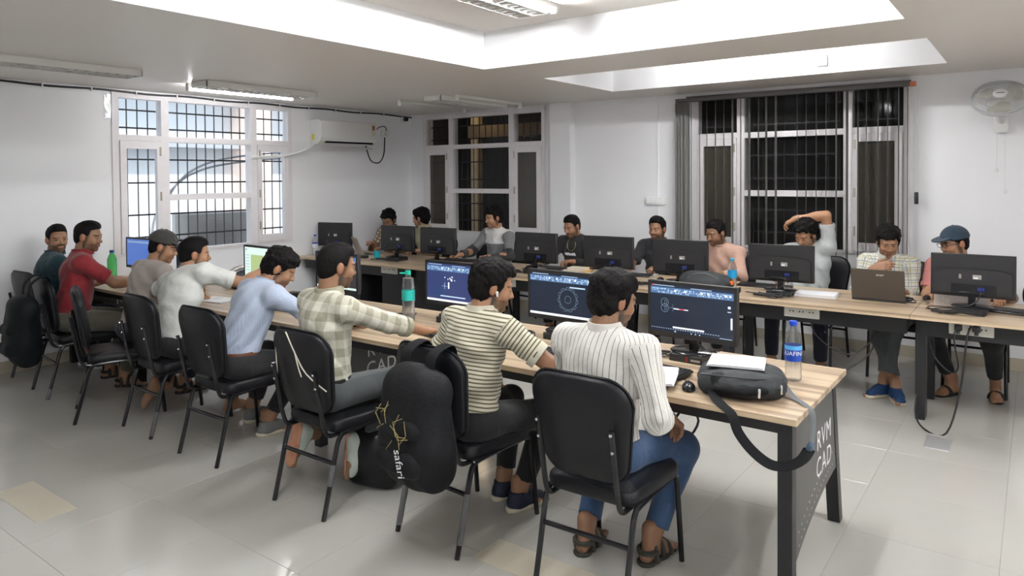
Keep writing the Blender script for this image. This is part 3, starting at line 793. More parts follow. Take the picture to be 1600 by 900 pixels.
def cad_ui(sc, seed, light_task=False):
    r = random.Random(seed)
    scr(sc, 'ribbon', U_rib, [(0, 0.80, 1, 0.94)], depth=-0.0096)
    ic = []
    for row in (0.90, 0.865, 0.83):
        u = 0.02
        while u < 0.96:
            w = r.choice((0.008, 0.012, 0.02, 0.03))
            if r.random() < 0.72: ic.append((u, row - 0.010, u + w, row + 0.012))
            u += w + r.choice((0.008, 0.012, 0.02))
    scr(sc, 'ribbon_icons', U_icon, ic + [(0.04, 0.965, 0.30, 0.978), (0.5, 0.95, 0.75, 0.962)])
    big = [(u, 0.855, u + 0.025, 0.905) for u in (0.30, 0.42, 0.62, 0.70, 0.90, 0.95)]
    scr(sc, 'ribbon_buttons', U_white, big)
    if light_task: scr(sc, 'taskbar', U_white, [(0, 0.0, 1, 0.055)])
    else: scr(sc, 'taskbar', U_icon, [(0.01 + 0.03 * k, 0.065, 0.025 + 0.03 * k, 0.075) for k in range(28)] + [(0.30, 0.015, 0.32, 0.04), (0.50, 0.015, 0.515, 0.035), (0.55, 0.015, 0.565, 0.035), (0.60, 0.015, 0.615, 0.035), (0.84, 0.015, 0.98, 0.025)])
def place(t, x, y, z, rz, label, group):
    t.location = (x, y, z); t.rotation_euler = (0, 0, rz); tag(t, label, None, group); return t
GM = 'monitors facing the front row'
PCZ = 0.040
# A: two interlocked pulley circles
tA, sc = make_monitor(U_dark); cad_ui(sc, 1)
scr(sc, 'drawing', U_line, [], [(circ(0.18, 0.62, 0.085), .0016), (circ(0.18, 0.62, 0.045, 18, -90, 90), .0014), (circ(0.18, 0.50, 0.085), .0016), (circ(0.18, 0.50, 0.045, 18, -90, 90), .0014), ([(0.18, 0.575), (0.18, 0.665)], .0012), ([(0.18, 0.455), (0.18, 0.545)], .0012), ([(0.23, 0.52), (0.34, 0.52)], .0012), ([(0.28, 0.44), (0.28, 0.60)], .001)])
scr(sc, 'command_line', U_white, [(0.28, 0.095, 0.66, 0.13), (0.29, 0.492, 0.36, 0.512), (0.42, 0.492, 0.47, 0.512), (0.965, 0.22, 0.985, 0.45), (0.935, 0.63, 0.965, 0.68), (0.93, 0.56, 0.97, 0.575)])
scr(sc, 'red_mark', U_red, [(0.36, 0.492, 0.42, 0.512), (0.015, 0.962, 0.035, 0.985)])
place(tA, -1.42, 3.47, TZ + PCZ, math.radians(-4), 'black monitor showing two linked circle outlines, nearest the right end of the front desk', GM)
# B: gear
tB, sc = make_monitor(U_dark); cad_ui(sc, 2, True)
gear = []
for k in range(22):
    a = k * 360 / 22
    gear.append((circ(0.60, 0.42, 0.285 if k % 2 else 0.255, 2, a, a + 360 / 22), .0012))
    c_, s_ = math.cos(math.radians(a)), math.sin(math.radians(a)); gear.append(([(0.60 + 0.255 / ASP * c_, 0.42 + 0.255 * s_), (0.60 + 0.285 / ASP * c_, 0.42 + 0.285 * s_)], .0012))
scr(sc, 'drawing', U_line, [], gear + [(circ(0.60, 0.42, 0.235), .0012), (circ(0.60, 0.42, 0.085), .0012)])
scr(sc, 'command_line', U_icon, [(0.63, 0.695, 0.86, 0.725)])
place(tB, -2.22, 3.50, TZ + PCZ, math.radians(-3), 'black monitor showing a toothed gear outline, between the two striped shirts', GM)
# C: exploded parts
tC, sc = make_monitor(U_blue); cad_ui(sc, 3, True)
scr(sc, 'drawing', U_white, [(0.42, 0.35, 0.445, 0.52)], [(circ(0.36, 0.64, 0.012, 8), .004), (circ(0.46, 0.62, 0.014, 8), .006), (circ(0.50, 0.66, 0.014, 8), .006), (circ(0.49, 0.58, 0.022, 8), .007), (circ(0.42, 0.60, 0.010, 8), .004), (circ(0.55, 0.58, 0.010, 8), .004)])
scr(sc, 'crosshair', U_icon, [(0.30, 0.405, 0.44, 0.411), (0.352, 0.33, 0.358, 0.50), (0.27, 0.13, 0.75, 0.16)])
place(tC, -3.06, 3.50, TZ + PCZ, math.radians(-2), 'black monitor with an indigo drawing screen, behind the large green-capped bottle', GM)
# D: rendered lamp
tD, sc = make_monitor(U_black)
scr(sc, 'ribbon', U_rib, [(0, 0.82, 1, 0.96)], depth=-0.0096); scr(sc, 'ribbon_icons', U_icon, [(0.03 + 0.05 * k, 0.86, 0.06 + 0.05 * k, 0.90) for k in range(18)])
scr(sc, 'drawing', U_orange, [(0.40, 0.40, 0.48, 0.50)], [(circ(0.44, 0.56, 0.075, 16), .012), (circ(0.44, 0.56, 0.03, 10), .010)])
scr(sc, 'taskbar', U_pale, [(0, 0.0, 1, 0.06)])
place(tD, -4.17, 3.47, TZ + PCZ, math.radians(-2), 'black monitor showing an orange glowing shape, left of the plaid shirt', GM)
# E: pale green page
tE, sc = make_monitor(U_pale)
scr(sc, 'page_panel', U_olive, [(0.20, 0.05, 0.72, 0.76)], depth=-0.0096); scr(sc, 'page_text', U_line, [(0.04, 0.72 - 0.1 * k, 0.15, 0.74 - 0.1 * k) for k in range(6)] + [(0.03, 0.88, 0.07, 0.95)])
place(tE, -5.10, 3.46, TZ + PCZ, math.radians(-3), 'black monitor with a pale green page that the white t-shirt points at', GM)
tF, sc = make_monitor(U_dark); cad_ui(sc, 4)
place(tF, -6.13, 3.44, TZ + PCZ, math.radians(-2), 'black monitor mostly hidden behind the two heads below the bright window', GM)
tG, sc = make_monitor(U_desk)
scr(sc, 'toolbar', U_line, [(0.04 + 0.06 * k, 0.86, 0.08 + 0.06 * k, 0.93) for k in range(14)] ); scr(sc, 'command_line', U_white, [(0.25, 0.06, 0.72, 0.11)])
place(tG, -6.80, 3.33, TZ + PCZ, math.radians(4), 'black monitor with a plain blue screen beside the green bottle', GM)
# back row, seen from behind
GB = 'monitors on the back desks, seen from behind'
mb0, sc = make_monitor(U_blue)
back_m = [(-6.97, 5.78, 14, 'black monitor back nearest the left wall, beside a small water bottle'), (-5.88, 5.78, 4, 'black monitor back behind the teal cup'), (-5.26, 5.78, 3, 'black monitor back left of the white and grey sweater'), (-3.95, 5.76, 0, 'black monitor back between the sweater wearer and the necklace wearer'), (-3.15, 5.76, 4, 'black monitor back between the black tee and the black polo'), (-2.46, 5.77, 2, 'black monitor back behind the grey backpack on the desk'), (-1.62, 5.78, 2, 'black monitor back in front of the man with a raised arm'), (-0.35, 5.76, -2, 'black monitor back in front of the man in the navy cap')]
for k, (x, y, a, lab) in enumerate(back_m):
    t = mb0 if k == 0 else copy_tree(mb0)
    place(t, x, y, TZ + PCZ, PI + math.radians(a), lab, GB)
    for o in [t] + list(t.children): pass
# small desktop computers under every monitor foot
pc0 = None
def mini_pc(x, y, rz, label):
    global pc0
    if pc0 is None:
        pc0 = thing('mini_computer', label, 'computer')
        obj('case', MB().rbox(-0.09, 0.09, -0.09, 0.09, 0, PCZ - 0.001, 0.003, 1), M_black, pc0, smooth=False)
        obj('front_strip', MB().box(0.005, 0.011, -0.0912, -0.09, 0.006, 0.032), mat('red_strip', (0.45, 0.02, 0.02), 0.4), pc0, smooth=False)
        obj('front_ports', MB().box(0.03, 0.08, -0.0912, -0.09, 0.012, 0.022), M_silver, pc0, smooth=False)
        t = pc0
    else: t = copy_tree(pc0)
    t.location = (x, y, TZ); t.rotation_euler = (0, 0, rz); tag(t, label, None, 'small black computers under the monitors')
for (o, nm) in ((tA, 'the linked-circles monitor'), (tB, 'the gear-drawing monitor'), (tC, 'the indigo-screen monitor by the green-capped bottle'), (tD, 'the orange-shape monitor'), (tE, 'the pale green screen'), (tF, 'the hidden monitor below the bright window'), (tG, 'the plain blue screen')):
    mini_pc(o.location.x, o.location.y + 0.02, o.rotation_euler.z, 'small black computer under ' + nm)
names = ['the back-row monitor nearest the left wall', 'the monitor behind the teal cup', 'the monitor left of the grey sweater', 'the monitor right of the grey sweater', 'the monitor left of the black polo', 'the monitor behind the desk backpack', 'the monitor before the raised arm', 'the monitor before the navy cap']
for (x, y, a, lab), nm in zip(back_m, names): mini_pc(x, y - 0.02, PI + math.radians(a), 'small black computer under ' + nm)
# ------------------------------------------------------------------ keyboards, mice, cables
kb0 = None
def keyboard(x, y, z, rz, label):
    global kb0
    if kb0 is None:
        kb0 = thing('keyboard', label, 'keyboard')
        obj('case', MB().rbox(-0.22, 0.22, -0.07, 0.07, 0, 0.014, 0.005, 1, RX(0.05)), M_black, kb0)
        ks = MB()
        for r in range(6):
            for c in range(21):
                if c in (15, 16 + 0) and False: continue
                x0 = -0.212 + c * 0.0202; y0 = -0.060 + r * 0.0198
                ks.box(x0 + 0.0012, x0 + 0.0185, y0 + 0.0012, y0 + 0.017, 0.012, 0.0205, RX(0.05))
        k = obj('keys', ks, M_black, kb0, smooth=False); k['kind'] = 'stuff'
        t = kb0
    else: t = copy_tree(kb0)
    t.location = (x, y, z); t.rotation_euler = (0, 0, rz); tag(t, label, None, 'black keyboards')
keyboard(-1.53, 3.17, TZ + 0.006, math.radians(-6), 'black keyboard in front of the linked-circles monitor, partly under the notebook')
keyboard(-2.22, 3.17, TZ, math.radians(-4), 'black keyboard in front of the gear-drawing monitor')
keyboard(-2.88, 3.15, TZ, math.radians(-10), 'black keyboard under the plaid shirt man\'s right hand')
keyboard(-4.25, 3.16, TZ, 0, 'black keyboard in front of the orange-shape monitor')
keyboard(-6.75, 3.08, TZ, 0, 'black keyboard under the red polo man\'s hands')
keyboard(-5.22, 6.10, TZ, 0.1, 'black keyboard under the hands of the white and grey sweater')
keyboard(-4.06, 6.10, TZ, 0.0, 'black keyboard in front of the man with the necklace')
keyboard(-3.12, 6.10, TZ, 0.05, 'black keyboard beside papers in front of the black polo')
keyboard(-1.85, 6.10, TZ, 0.0, 'black keyboard behind the blue-labelled bottle on the back desk')
keyboard(-0.06, 5.84, TZ + 0.005, math.radians(-14), 'black keyboard at the right edge of the back desk')
def mouse(x, y, rz, label):
    t = thing('mouse', label, 'mouse', (x, y, TZ), rz, 'black mice')
    V, Q, _ = sdf_mesh([ell((0, 0, 0.006), (0.030, 0.052, 0.030))], 0.004, cuts=[lambda X, Y, Z: 0.001 - Z + 0 * X + 0 * Y])
    obj('shell', np_mesh('shell', V, Q, M_blackg), None, t)
    obj('scroll_wheel', MB().lathe([(0.008, -0.003), (0.008, 0.003)], 12, T(0, 0.026, 0.027) @ RY(PI / 2)), M_monback, t)
    obj('lead', MB().tube(smooth_path([(0, 0.05, 0.008), (0.01, 0.10, 0.004), (-0.03, 0.17, 0.004), (-0.02, 0.26, 0.004)], 5), 0.0022, 5), M_cable, t)
mouse(-1.235, 2.985, math.radians(25), 'black mouse on the front desk beside the notebook')
mouse(-0.66, 6.16, PI, 'black mouse under the navy cap wearer\'s hand')
mouse(-2.72, 5.93, PI, 'black mouse beside the brown beads on the back desk')
def cable(pts, r, label, m=M_cable, n=5, group='cables'):
    return tag(obj('cable', MB().tube(smooth_path(pts, n), r, 6), m), label, 'cable', group)
def tangle(cx, cy, w, d, seed, label, turns=3):
    r = random.Random(seed); pts = []
    for k in range(turns * 7):
        a = k * 0.9 + r.uniform(-0.3, 0.3); q = r.uniform(0.35, 1.0)
        pts.append((cx + w * q * math.cos(a), cy + d * q * math.sin(a), TZ + 0.005 + r.uniform(0, 0.028)))
    cable(pts, 0.0036, label, group='tangled cables on desks')
tangle(-1.62, 3.45, 0.13, 0.08, 1, 'tangled black cables left of the linked-circles monitor')
tangle(-2.52, 3.42, 0.15, 0.10, 2, 'tangled black cables left of the gear-drawing monitor', 4)
tangle(-3.18, 3.62, 0.11, 0.05, 3, 'small coil of black cable behind the green-capped bottle')
tangle(-4.62, 3.62, 0.14, 0.07, 4, 'looped black cables by the adapter near the light blue shirt')
tangle(-6.95, 5.68, 0.12, 0.06, 5, 'black cables beside the left-wall monitor on the back desk')
tangle(-5.95, 5.62, 0.22, 0.05, 6, 'tangled black cables in front of the teal cup', 4)
tangle(-4.17, 5.62, 0.18, 0.07, 7, 'tangled black cables in front of the monitor right of the grey sweater', 5)
tangle(-3.02, 5.58, 0.15, 0.05, 8, 'thin black cable loops on the back desk before the black polo', 3)
tangle(-2.72, 5.64, 0.14, 0.08, 9, 'tangled black cables left of the desk backpack', 5)
tangle(-1.66, 5.60, 0.20, 0.07, 10, 'tangled black cables before the raised-arm man\'s monitor', 6)
tangle(-0.42, 5.62, 0.22, 0.08, 11, 'tangled black cables before the navy cap wearer\'s monitor', 6)
tangle(-0.80, 5.92, 0.10, 0.06, 12, 'black charger cables between the grey laptop and the last monitor', 3)
cable([(-0.34, 5.50, 0.70), (-0.36, 5.46, 0.62), (-0.39, 5.40, 0.30), (-0.46, 5.34, 0.02), (-0.58, 5.36, 0.01), (-0.66, 5.52, 0.08), (-0.64, 5.7, 0.35), (-0.62, 5.80, 0.62)], 0.006, 'thick black power cable looping to the floor below the right back desk')
cable([(-0.42, 5.50, 0.70), (-0.43, 5.46, 0.60), (-0.41, 5.5, 0.42), (-0.46, 5.58, 0.36), (-0.55, 5.60, 0.44), (-0.6, 5.6, 0.6)], 0.005, 'short black power cable hanging from the socket below the right back desk')
cable([(-1.35, 5.52, 0.66), (-1.30, 5.55, 0.50), (-1.12, 5.62, 0.38), (-0.98, 5.66, 0.46), (-0.92, 5.7, 0.6)], 0.006, 'black cable sagging under the back desk left of the grey jeans')
cable([(-0.93, 5.72, 0.50), (-1.0, 5.66, 0.36), (-1.25, 5.6, 0.18), (-1.48, 5.62, 0.12), (-1.58, 5.7, 0.3), (-1.6, 5.75, 0.6)], 0.006, 'lower black cable swooping under the back desk towards the blue-labelled bottle')
cable([(-1.36, 3.34, 0.73), (-1.37, 3.28, 0.60), (-1.43, 3.25, 0.47), (-1.36, 3.22, 0.42), (-1.30, 3.26, 0.52), (-1.37, 3.3, 0.62), (-1.3, 3.5, 0.7)], 0.006, 'black cable bundle hanging below the front desk by the pinstripe man\'s knee')
cable([(-3.22, 5.6, 0.72), (-3.18, 5.58, 0.55), (-3.22, 5.62, 0.3), (-3.28, 5.7, 0.05)], 0.005, 'black cable hanging from the back desk left of the nearest screen')
for (x, lab) in ((-0.31, 'right'), (-0.41, 'left')):
    p = thing('power_plug', lab + ' black plug in the socket panel of the right back desk', 'plug', (x, 5.503, 0.685), 0, 'plugs')
    obj('body', MB().rbox(-0.022, 0.022, -0.03, 0, -0.022, 0.02, 0.008), M_black, p)
    obj('pin_collar', MB().lathe([(0.012, 0), (0.009, 0.02)], 10, T(0, -0.015, -0.04)), M_black, p)
# ------------------------------------------------------------------ bottles
M_pet = mat('clear_bottle_plastic', (0.93, 0.95, 0.96), 0.06, trans=0.92, ior=1.12, alpha=0.55)
M_petg = mat('green_bottle_plastic', (0.10, 0.62, 0.16), 0.08, trans=0.6, ior=1.2, alpha=0.85)
M_water = mat('water', (0.92, 0.96, 0.97), 0.02, trans=1.0, ior=1.2, alpha=0.5)
def bottle(x, y, z, h, r, cap, lab_col, lab_rng, label, body=None, lcol2=None, text=None, fill=0.75, tilt=None):
    t = thing('bottle', label, 'bottle', (x, y, z), math.radians(36), 'drink bottles')
    if tilt: t.rotation_euler = tilt
    pr = [(r * 0.85, 0), (r, 0.008)]
    n = 9
    for k in range(n):
        zz = h * (0.06 + 0.60 * k / (n - 1)); pr.append((r * (1.0 if k % 2 == 0 else 0.965), zz))
    pr += [(r * 0.93, h * 0.72), (r * 0.68, h * 0.82), (r * 0.42, h * 0.89), (r * 0.36, h * 0.93)]
    obj('shell', MB().lathe(pr, 20), body or M_pet, t)
    if fill and body is None: obj('water', MB().lathe([(r * 0.80, 0.004), (r * 0.93, 0.012), (r * 0.93, h * fill * 0.9), (r * 0.9, h * fill)], 16), M_water, t)
    obj('cap', MB().lathe([(r * 0.44, h * 0.92), (r * 0.46, h * 0.93), (r * 0.46, h * 0.995), (r * 0.40, h)], 16), cap, t)
    if lab_col:
        a, b2 = lab_rng
        lo = obj('label', MB().lathe([(r * 1.012, h * a), (r * 1.014, h * a + 0.002), (r * 1.014, h * b2 - 0.002), (r * 1.012, h * b2)], 24, cap=False), lab_col, t)
        if lcol2: obj('label_band', MB().lathe([(r * 1.02, h * (b2 - 0.07)), (r * 1.02, h * b2)], 24, cap=False), lcol2, lo)
        if text:
            Mt = T(0, 0, h * (a + b2) / 2) @ RZ(math.radians(-38)) @ RX(PI / 2) @ T(0, 0, r * 1.03)
            obj('label_text', text_mb(text, r * 0.75, Mt, bend=r * 1.03), M_whitep, lo, smooth=False)
    return t
L_blue = mat('blue_label', (0.01, 0.06, 0.42), 0.4); L_sky = mat('sky_label', (0.02, 0.36, 0.70), 0.4); L_teal = mat('teal_label', (0.02, 0.42, 0.36), 0.4)
bottle(-0.90, 3.40, TZ, 0.275, 0.037, mat('blue_cap', (0.01, 0.06, 0.50), 0.4), L_blue, (0.34, 0.60), 'clear water bottle with deep blue label and cap on the near desk end', lcol2=mat('pale_blue_band', (0.10, 0.42, 0.80), 0.4), text='AQUAFINA', fill=0.5)
tb = bottle(-3.33, 3.36, TZ, 0.335, 0.042, mat('teal_cap', (0.01, 0.42, 0.30), 0.4), L_teal, (0.42, 0.62), 'large clear water bottle with teal label and cap beside the plaid shirt', fill=0.85)
obj('carry_ring', MB().tube([(0.02 * math.cos(a * PI / 6) - 0.035, 0.02 * math.sin(a * PI / 6), 0.318) for a in range(13)], 0.003, 5), mat('teal_cap', (0.01, 0.42, 0.30)), tb)
bottle(-2.02, 5.80, TZ, 0.26, 0.036, mat('cyan_cap', (0.05, 0.42, 0.68), 0.4), L_sky, (0.38, 0.62), 'clear water bottle with sky blue label beside the desk backpack', fill=0.4)
bottle(-7.16, 5.62, TZ, 0.25, 0.034, mat('blue_cap', (0.01, 0.06, 0.50)), mat('white_label', (0.7, 0.72, 0.8), 0.4), (0.35, 0.62), 'small clear bottle with white and blue label by the left wall', lcol2=L_blue, fill=0.35)
bottle(-6.93, 3.12, TZ, 0.29, 0.042, mat('navy_cap', (0.01, 0.03, 0.18), 0.4), None, None, 'green plastic bottle with a dark blue cap beside the red polo', body=M_petg)
# ------------------------------------------------------------------ paper, books, laptops, cup, adapters, phone
def notebook(x, y, z, w, d, h, rz, label, cover=None, lines=True, group='notebooks and papers'):
    t = thing('notebook', label, 'notebook', (x, y, z), rz, group)
    for k in range(3):
        obj('page_block', MB().rbox(-w / 2 + 0.002 * k, w / 2 - 0.003 * k, -d / 2, d / 2 - 0.002 * k, h * k / 3 + 0.001, h * (k + 1) / 3, 0.0012, 1), M_paper, t, smooth=False)
    obj('cover', MB().box(-w / 2 - 0.002, w / 2 + 0.002, -d / 2 - 0.002, d / 2 + 0.002, 0, 0.0012), cover or M_black, t, smooth=False)
    if lines:
        ln = MB(); r = random.Random(w)
        for k in range(9): ln.box(-w * 0.30, -w * 0.30 + w * r.uniform(0.2, 0.55), d * 0.36 - k * d * 0.05, d * 0.36 - k * d * 0.05 + 0.0012, h, h + 0.0003)
        obj('handwriting', ln, mat('pencil_grey', (0.45, 0.45, 0.5), 0.8), t, smooth=False)['kind'] = 'stuff'
    return t
notebook(-1.42, 3.02, TZ + 0.022, 0.21, 0.29, 0.012, math.radians(18), 'open white notebook leaning on the keyboard beside the pinstripe shirt')
notebook(-0.62 - 0.76 + 0.0, 5.88, TZ, 0.30, 0.22, 0.022, math.radians(4), 'thick clear folder of papers on the back desk before the raised-arm man', cover=mat('pink_folder', (0.55, 0.42, 0.42), 0.4), lines=False)
notebook(-3.05, 6.19, TZ + 0.001, 0.30, 0.21, 0.005, 0.1, 'loose white paper sheet on the back desk before the black polo', lines=False)
notebook(-5.15, 3.10, TZ, 0.30, 0.21, 0.006, 0.2, 'white papers on the front desk under the white t-shirt man\'s arm')
notebook(-3.55, 3.42, TZ, 0.30, 0.21, 0.003, 0.5, 'white paper sheet by the large green-capped bottle')
for k, (w, d, h, a, col, lab) in enumerate(((0.26, 0.19, 0.014, 8, (0.75, 0.72, 0.66), 'bottom white book of the small stack on the back desk'), (0.24, 0.17, 0.020, -4, (0.78, 0.50, 0.20), 'middle orange-edged book of the small stack on the back desk'), (0.18, 0.125, 0.022, 5, (0.80, 0.74, 0.56), 'top cream book of the small stack on the back desk'))):
    z = TZ + (0, 0.0145, 0.035)[k]
    t = thing('book', lab, 'book', (-3.60, 5.97, z), math.radians(a), 'small stack of books')
    obj('pages', MB().box(-w / 2, w / 2 - 0.004, -d / 2 + 0.003, d / 2 - 0.003, 0.0015, h - 0.0015), M_paper, t, smooth=False)
    obj('cover', MB().box(-w / 2, w / 2, -d / 2, d / 2, 0, 0.0015).box(-w / 2, w / 2, -d / 2, d / 2, h - 0.0015, h).box(w / 2 - 0.002, w / 2, -d / 2, d / 2, 0, h), mat('book_cover_%d' % k, col, 0.6), t, smooth=False)
def laptop(x, y, rz, w, d, lean, col, label, word=None, logo=False):
    t = thing('laptop', label, 'laptop', (x, y, TZ), rz, 'laptops')
    obj('base', MB().rbox(-w / 2, w / 2, 0, d, 0, 0.018, 0.005, 1), M_monback if word else col, t, smooth=False)
    ks = MB()
    for r in range(5):
        for c in range(14): ks.box(-w * 0.44 + c * w * 0.063, -w * 0.44 + c * w * 0.063 + w * 0.055, d * 0.12 + r * 0.022, d * 0.12 + r * 0.022 + 0.018, 0.018, 0.0195)
    obj('keys', ks, M_black, t, smooth=False)['kind'] = 'stuff'
    Ml = T(0, 0.004, 0.016) @ RX(math.radians(lean))
    lid = obj('lid', MB().rbox(-w / 2, w / 2, -0.006, 0.0, 0, 0.235, 0.003, 1, Ml), col, t)
    obj('screen', MB().box(-w / 2 + 0.012, w / 2 - 0.012, 0.0, 0.0006, 0.02, 0.222, Ml), U_dark, lid, smooth=False)
    if word: obj('logo', text_mb(word, 0.028, Ml @ T(0.02, -0.0064, 0.195) @ RX(PI / 2), spacing=1.1), M_whitep, lid, smooth=False)
    if logo: obj('logo', MB().lathe([(0.020, 0), (0.020, 0.0008)], 20, Ml @ T(0, -0.006, 0.125) @ RX(PI / 2)), mat('logo_grey', (0.5, 0.5, 0.52), 0.3), lid)
    return t
laptop(-0.945, 5.86, math.radians(0), 0.36, 0.25, 14, mat('dark_taupe_lid', (0.085, 0.07, 0.058), 0.35, metal=0.3), 'dark grey laptop open in front of the man with a hand on his chin', word='acer')
laptop(-6.60, 5.86, math.radians(-26), 0.33, 0.23, 24, mat('silver_lid', (0.62, 0.56, 0.52), 0.3, metal=0.5), 'silver laptop on the back desk beside the left-wall monitor', logo=True)
t = thing('laptop', 'silver laptop lying behind the navy cap wearer\'s monitor', 'laptop', (-0.42, 6.02, TZ), PI, 'laptops')
obj('base', MB().rbox(-0.165, 0.165, -0.05, 0.18, 0, 0.016, 0.005, 1), mat('silver_lid', (0.62, 0.56, 0.52)), t)
lid = obj('lid', MB().rbox(-0.165, 0.165, 0.175, 0.181, 0.012, 0.13, 0.002, 1), mat('silver_lid', (0.62, 0.56, 0.52)), t)
obj('logo', text_mb('hp', 0.05, T(0.09, 0.1815, 0.06) @ RZ(PI) @ RX(PI / 2)), M_whitep, lid, smooth=False)
cup = thing('cup', 'small teal cup on the back desk beside the silver laptop', 'cup', (-6.20, 5.75, TZ))
obj('body', MB().lathe([(0.028, 0), (0.030, 0.004), (0.040, 0.085), (0.036, 0.085), (0.027, 0.008), (0.001, 0.006)], 20, cap=False), mat('teal_cup', (0.01, 0.38, 0.46), 0.35), cup)
obj('rim', MB().tube([(0.038 * math.cos(a * PI / 12), 0.038 * math.sin(a * PI / 12), 0.085) for a in range(25)], 0.003, 6), mat('teal_cup', (0.01, 0.38, 0.46)), cup)
ad = thing('power_adapter', 'black rectangular power adapter on the front desk beyond the light blue shirt', 'adapter', (-4.72, 3.52, TZ), 0.4)
obj('brick', MB().rbox(-0.07, 0.07, -0.04, 0.04, 0, 0.045, 0.008), M_black, ad); obj('top_plate', MB().rbox(-0.062, 0.062, -0.034, 0.034, 0.0448, 0.047, 0.001, 1), M_monback, ad)
ad = thing('power_adapter', 'small black adapter with cable before the silver laptop', 'adapter', (-6.38, 5.70, TZ), 0.2)
obj('brick', MB().rbox(-0.06, 0.06, -0.03, 0.03, 0, 0.032, 0.007), M_black, ad); obj('light_dot', MB().lathe([(0.004, 0.0315), (0.003, 0.0335)], 8, T(-0.03, 0, 0)), M_whitep, ad)
ph = thing('desk_telephone', 'black and silver desk telephone under the bright window', 'telephone', (-5.62, 3.62, TZ), math.radians(-15))
obj('base', MB().rbox(-0.15, 0.15, -0.12, 0.12, 0, 0.06, 0.012), M_blackg, ph)
obj('console', MB().prism([(-0.11, 0.06), (0.11, 0.06), (0.10, 0.14), (0.02, 0.125)], 0.26, Matrix(((0, 0, 1, -0.13), (1, 0, 0, 0), (0, 1, 0, 0), (0, 0, 0, 1)))), M_black, ph, smooth=False)
hs = obj('handset', MB().tube(smooth_path([(-0.10, -0.10, 0.095), (-0.10, -0.02, 0.145), (-0.10, 0.06, 0.16), (-0.10, 0.12, 0.15)], 4), 0.022, 10), M_silver, ph)
bd = thing('bead_string', 'brown prayer bead string beside a mouse on the back desk', 'beads', (-2.60, 5.80, TZ + 0.008))
bm = MB()
for k in range(22):
    a = k * 0.55; rr = 0.02 + 0.0022 * k
    bm.lathe([(0.001, -0.008), (0.006, -0.006), (0.008, 0), (0.006, 0.006), (0.001, 0.008)], 8, T(rr * math.cos(a), 0.6 * rr * math.sin(a), 0.006 * (k % 3)))
obj('beads', bm, mat('brown_bead', (0.22, 0.06, 0.03), 0.35), bd)['kind'] = 'stuff'
obj('string', MB().tube([((0.02 + 0.0022 * k) * math.cos(k * 0.55), 0.6 * (0.02 + 0.0022 * k) * math.sin(k * 0.55), 0.006 * (k % 3)) for k in range(22)], 0.0012, 4), M_orange, bd)
# ------------------------------------------------------------------ backpacks
def ribbon(pts, w, m, name, parent, normal=(0, 0, 1)):
    return obj(name, MB().tube(smooth_path(pts, 5), w / 2, 8, flat=normal), m, parent)
# flat grey backpack lying on the near desk end
bp = thing('backpack', 'grey and black backpack lying on the near end of the front desk, strap hanging off', 'backpack', (-1.04, 3.10, TZ), math.radians(20), 'backpacks')
V, Q, _ = sdf_mesh([ell((0, 0, 0.055), (0.19, 0.15, 0.062)), cone((-0.13, 0.08, 0.05), (0.13, 0.08, 0.05), 0.05, 0.05), cone((-0.13, -0.08, 0.045), (0.13, -0.08, 0.045), 0.045, 0.045), ell((0.02, -0.13, 0.05), (0.13, 0.05, 0.04))], 0.008, 0.04, cuts=[lambda X, Y, Z: 0.001 - Z + 0 * X + 0 * Y], warp=noise3(3, 35, 0.008))
obj('main_body', np_mesh('main_body', V, Q, M_baggrey), None, bp)
V, Q, _ = sdf_mesh([cone((-0.10, -0.10, 0.065), (0.12, -0.10, 0.06), 0.04, 0.036), ell((0.0, -0.15, 0.05), (0.12, 0.04, 0.03))], 0.007, 0.03, warp=noise3(4, 40, 0.006))
fp = obj('front_pocket', np_mesh('front_pocket', V, Q, M_bag), None, bp)
obj('zip', MB().tube(smooth_path([(-0.17, -0.10, 0.09), (-0.08, -0.145, 0.098), (0.06, -0.145, 0.095), (0.17, -0.08, 0.085)], 5), 0.0035, 6), M_monback, fp)
obj('zip_puller', MB().rbox(0.060, 0.070, -0.20, -0.19, 0.03, 0.07, 0.002, 1), M_chrome, fp); obj('zip_puller', MB().rbox(0.15, 0.158, -0.155, -0.147, 0.04, 0.08, 0.002, 1), M_chrome, fp)
IB = (T(-1.04, 3.10, TZ) @ RZ(math.radians(20))).inverted()
loc = lambda pts: [tuple(IB @ Vector(p)) for p in pts]
ribbon(loc([(-1.14, 3.0, 0.81), (-1.10, 2.92, 0.775), (-1.04, 2.85, 0.757), (-0.985, 2.818, 0.735), (-0.955, 2.81, 0.67), (-0.90, 2.808, 0.61), (-0.83, 2.806, 0.572), (-0.765, 2.81, 0.578), (-0.722, 2.85, 0.60), (-0.712, 2.92, 0.62)]), 0.046, M_strap, 'shoulder_strap', bp, (0, 0, 1))
ribbon(loc([(-0.88, 3.16, 0.80), (-0.82, 3.10, 0.764), (-0.765, 3.05, 0.757), (-0.728, 3.02, 0.740), (-0.716, 3.0, 0.69), (-0.712, 2.96, 0.64), (-0.71, 2.93, 0.622)]), 0.026, mat('grey_webbing', (0.12, 0.13, 0.135), 0.7), 'side_strap', bp, (0, 0, 1))
obj('buckle', MB().rbox(-0.012, 0.010, -0.025, 0.025, -0.02, 0.02, 0.006, 2, IB @ T(-0.71, 2.93, 0.62)), mat('blue_grey_buckle', (0.06, 0.10, 0.15), 0.4), bp)
notebook(-1.07, 3.13, TZ + 0.112, 0.24, 0.20, 0.012, math.radians(14), 'open white notebook lying on top of the grey desk backpack')
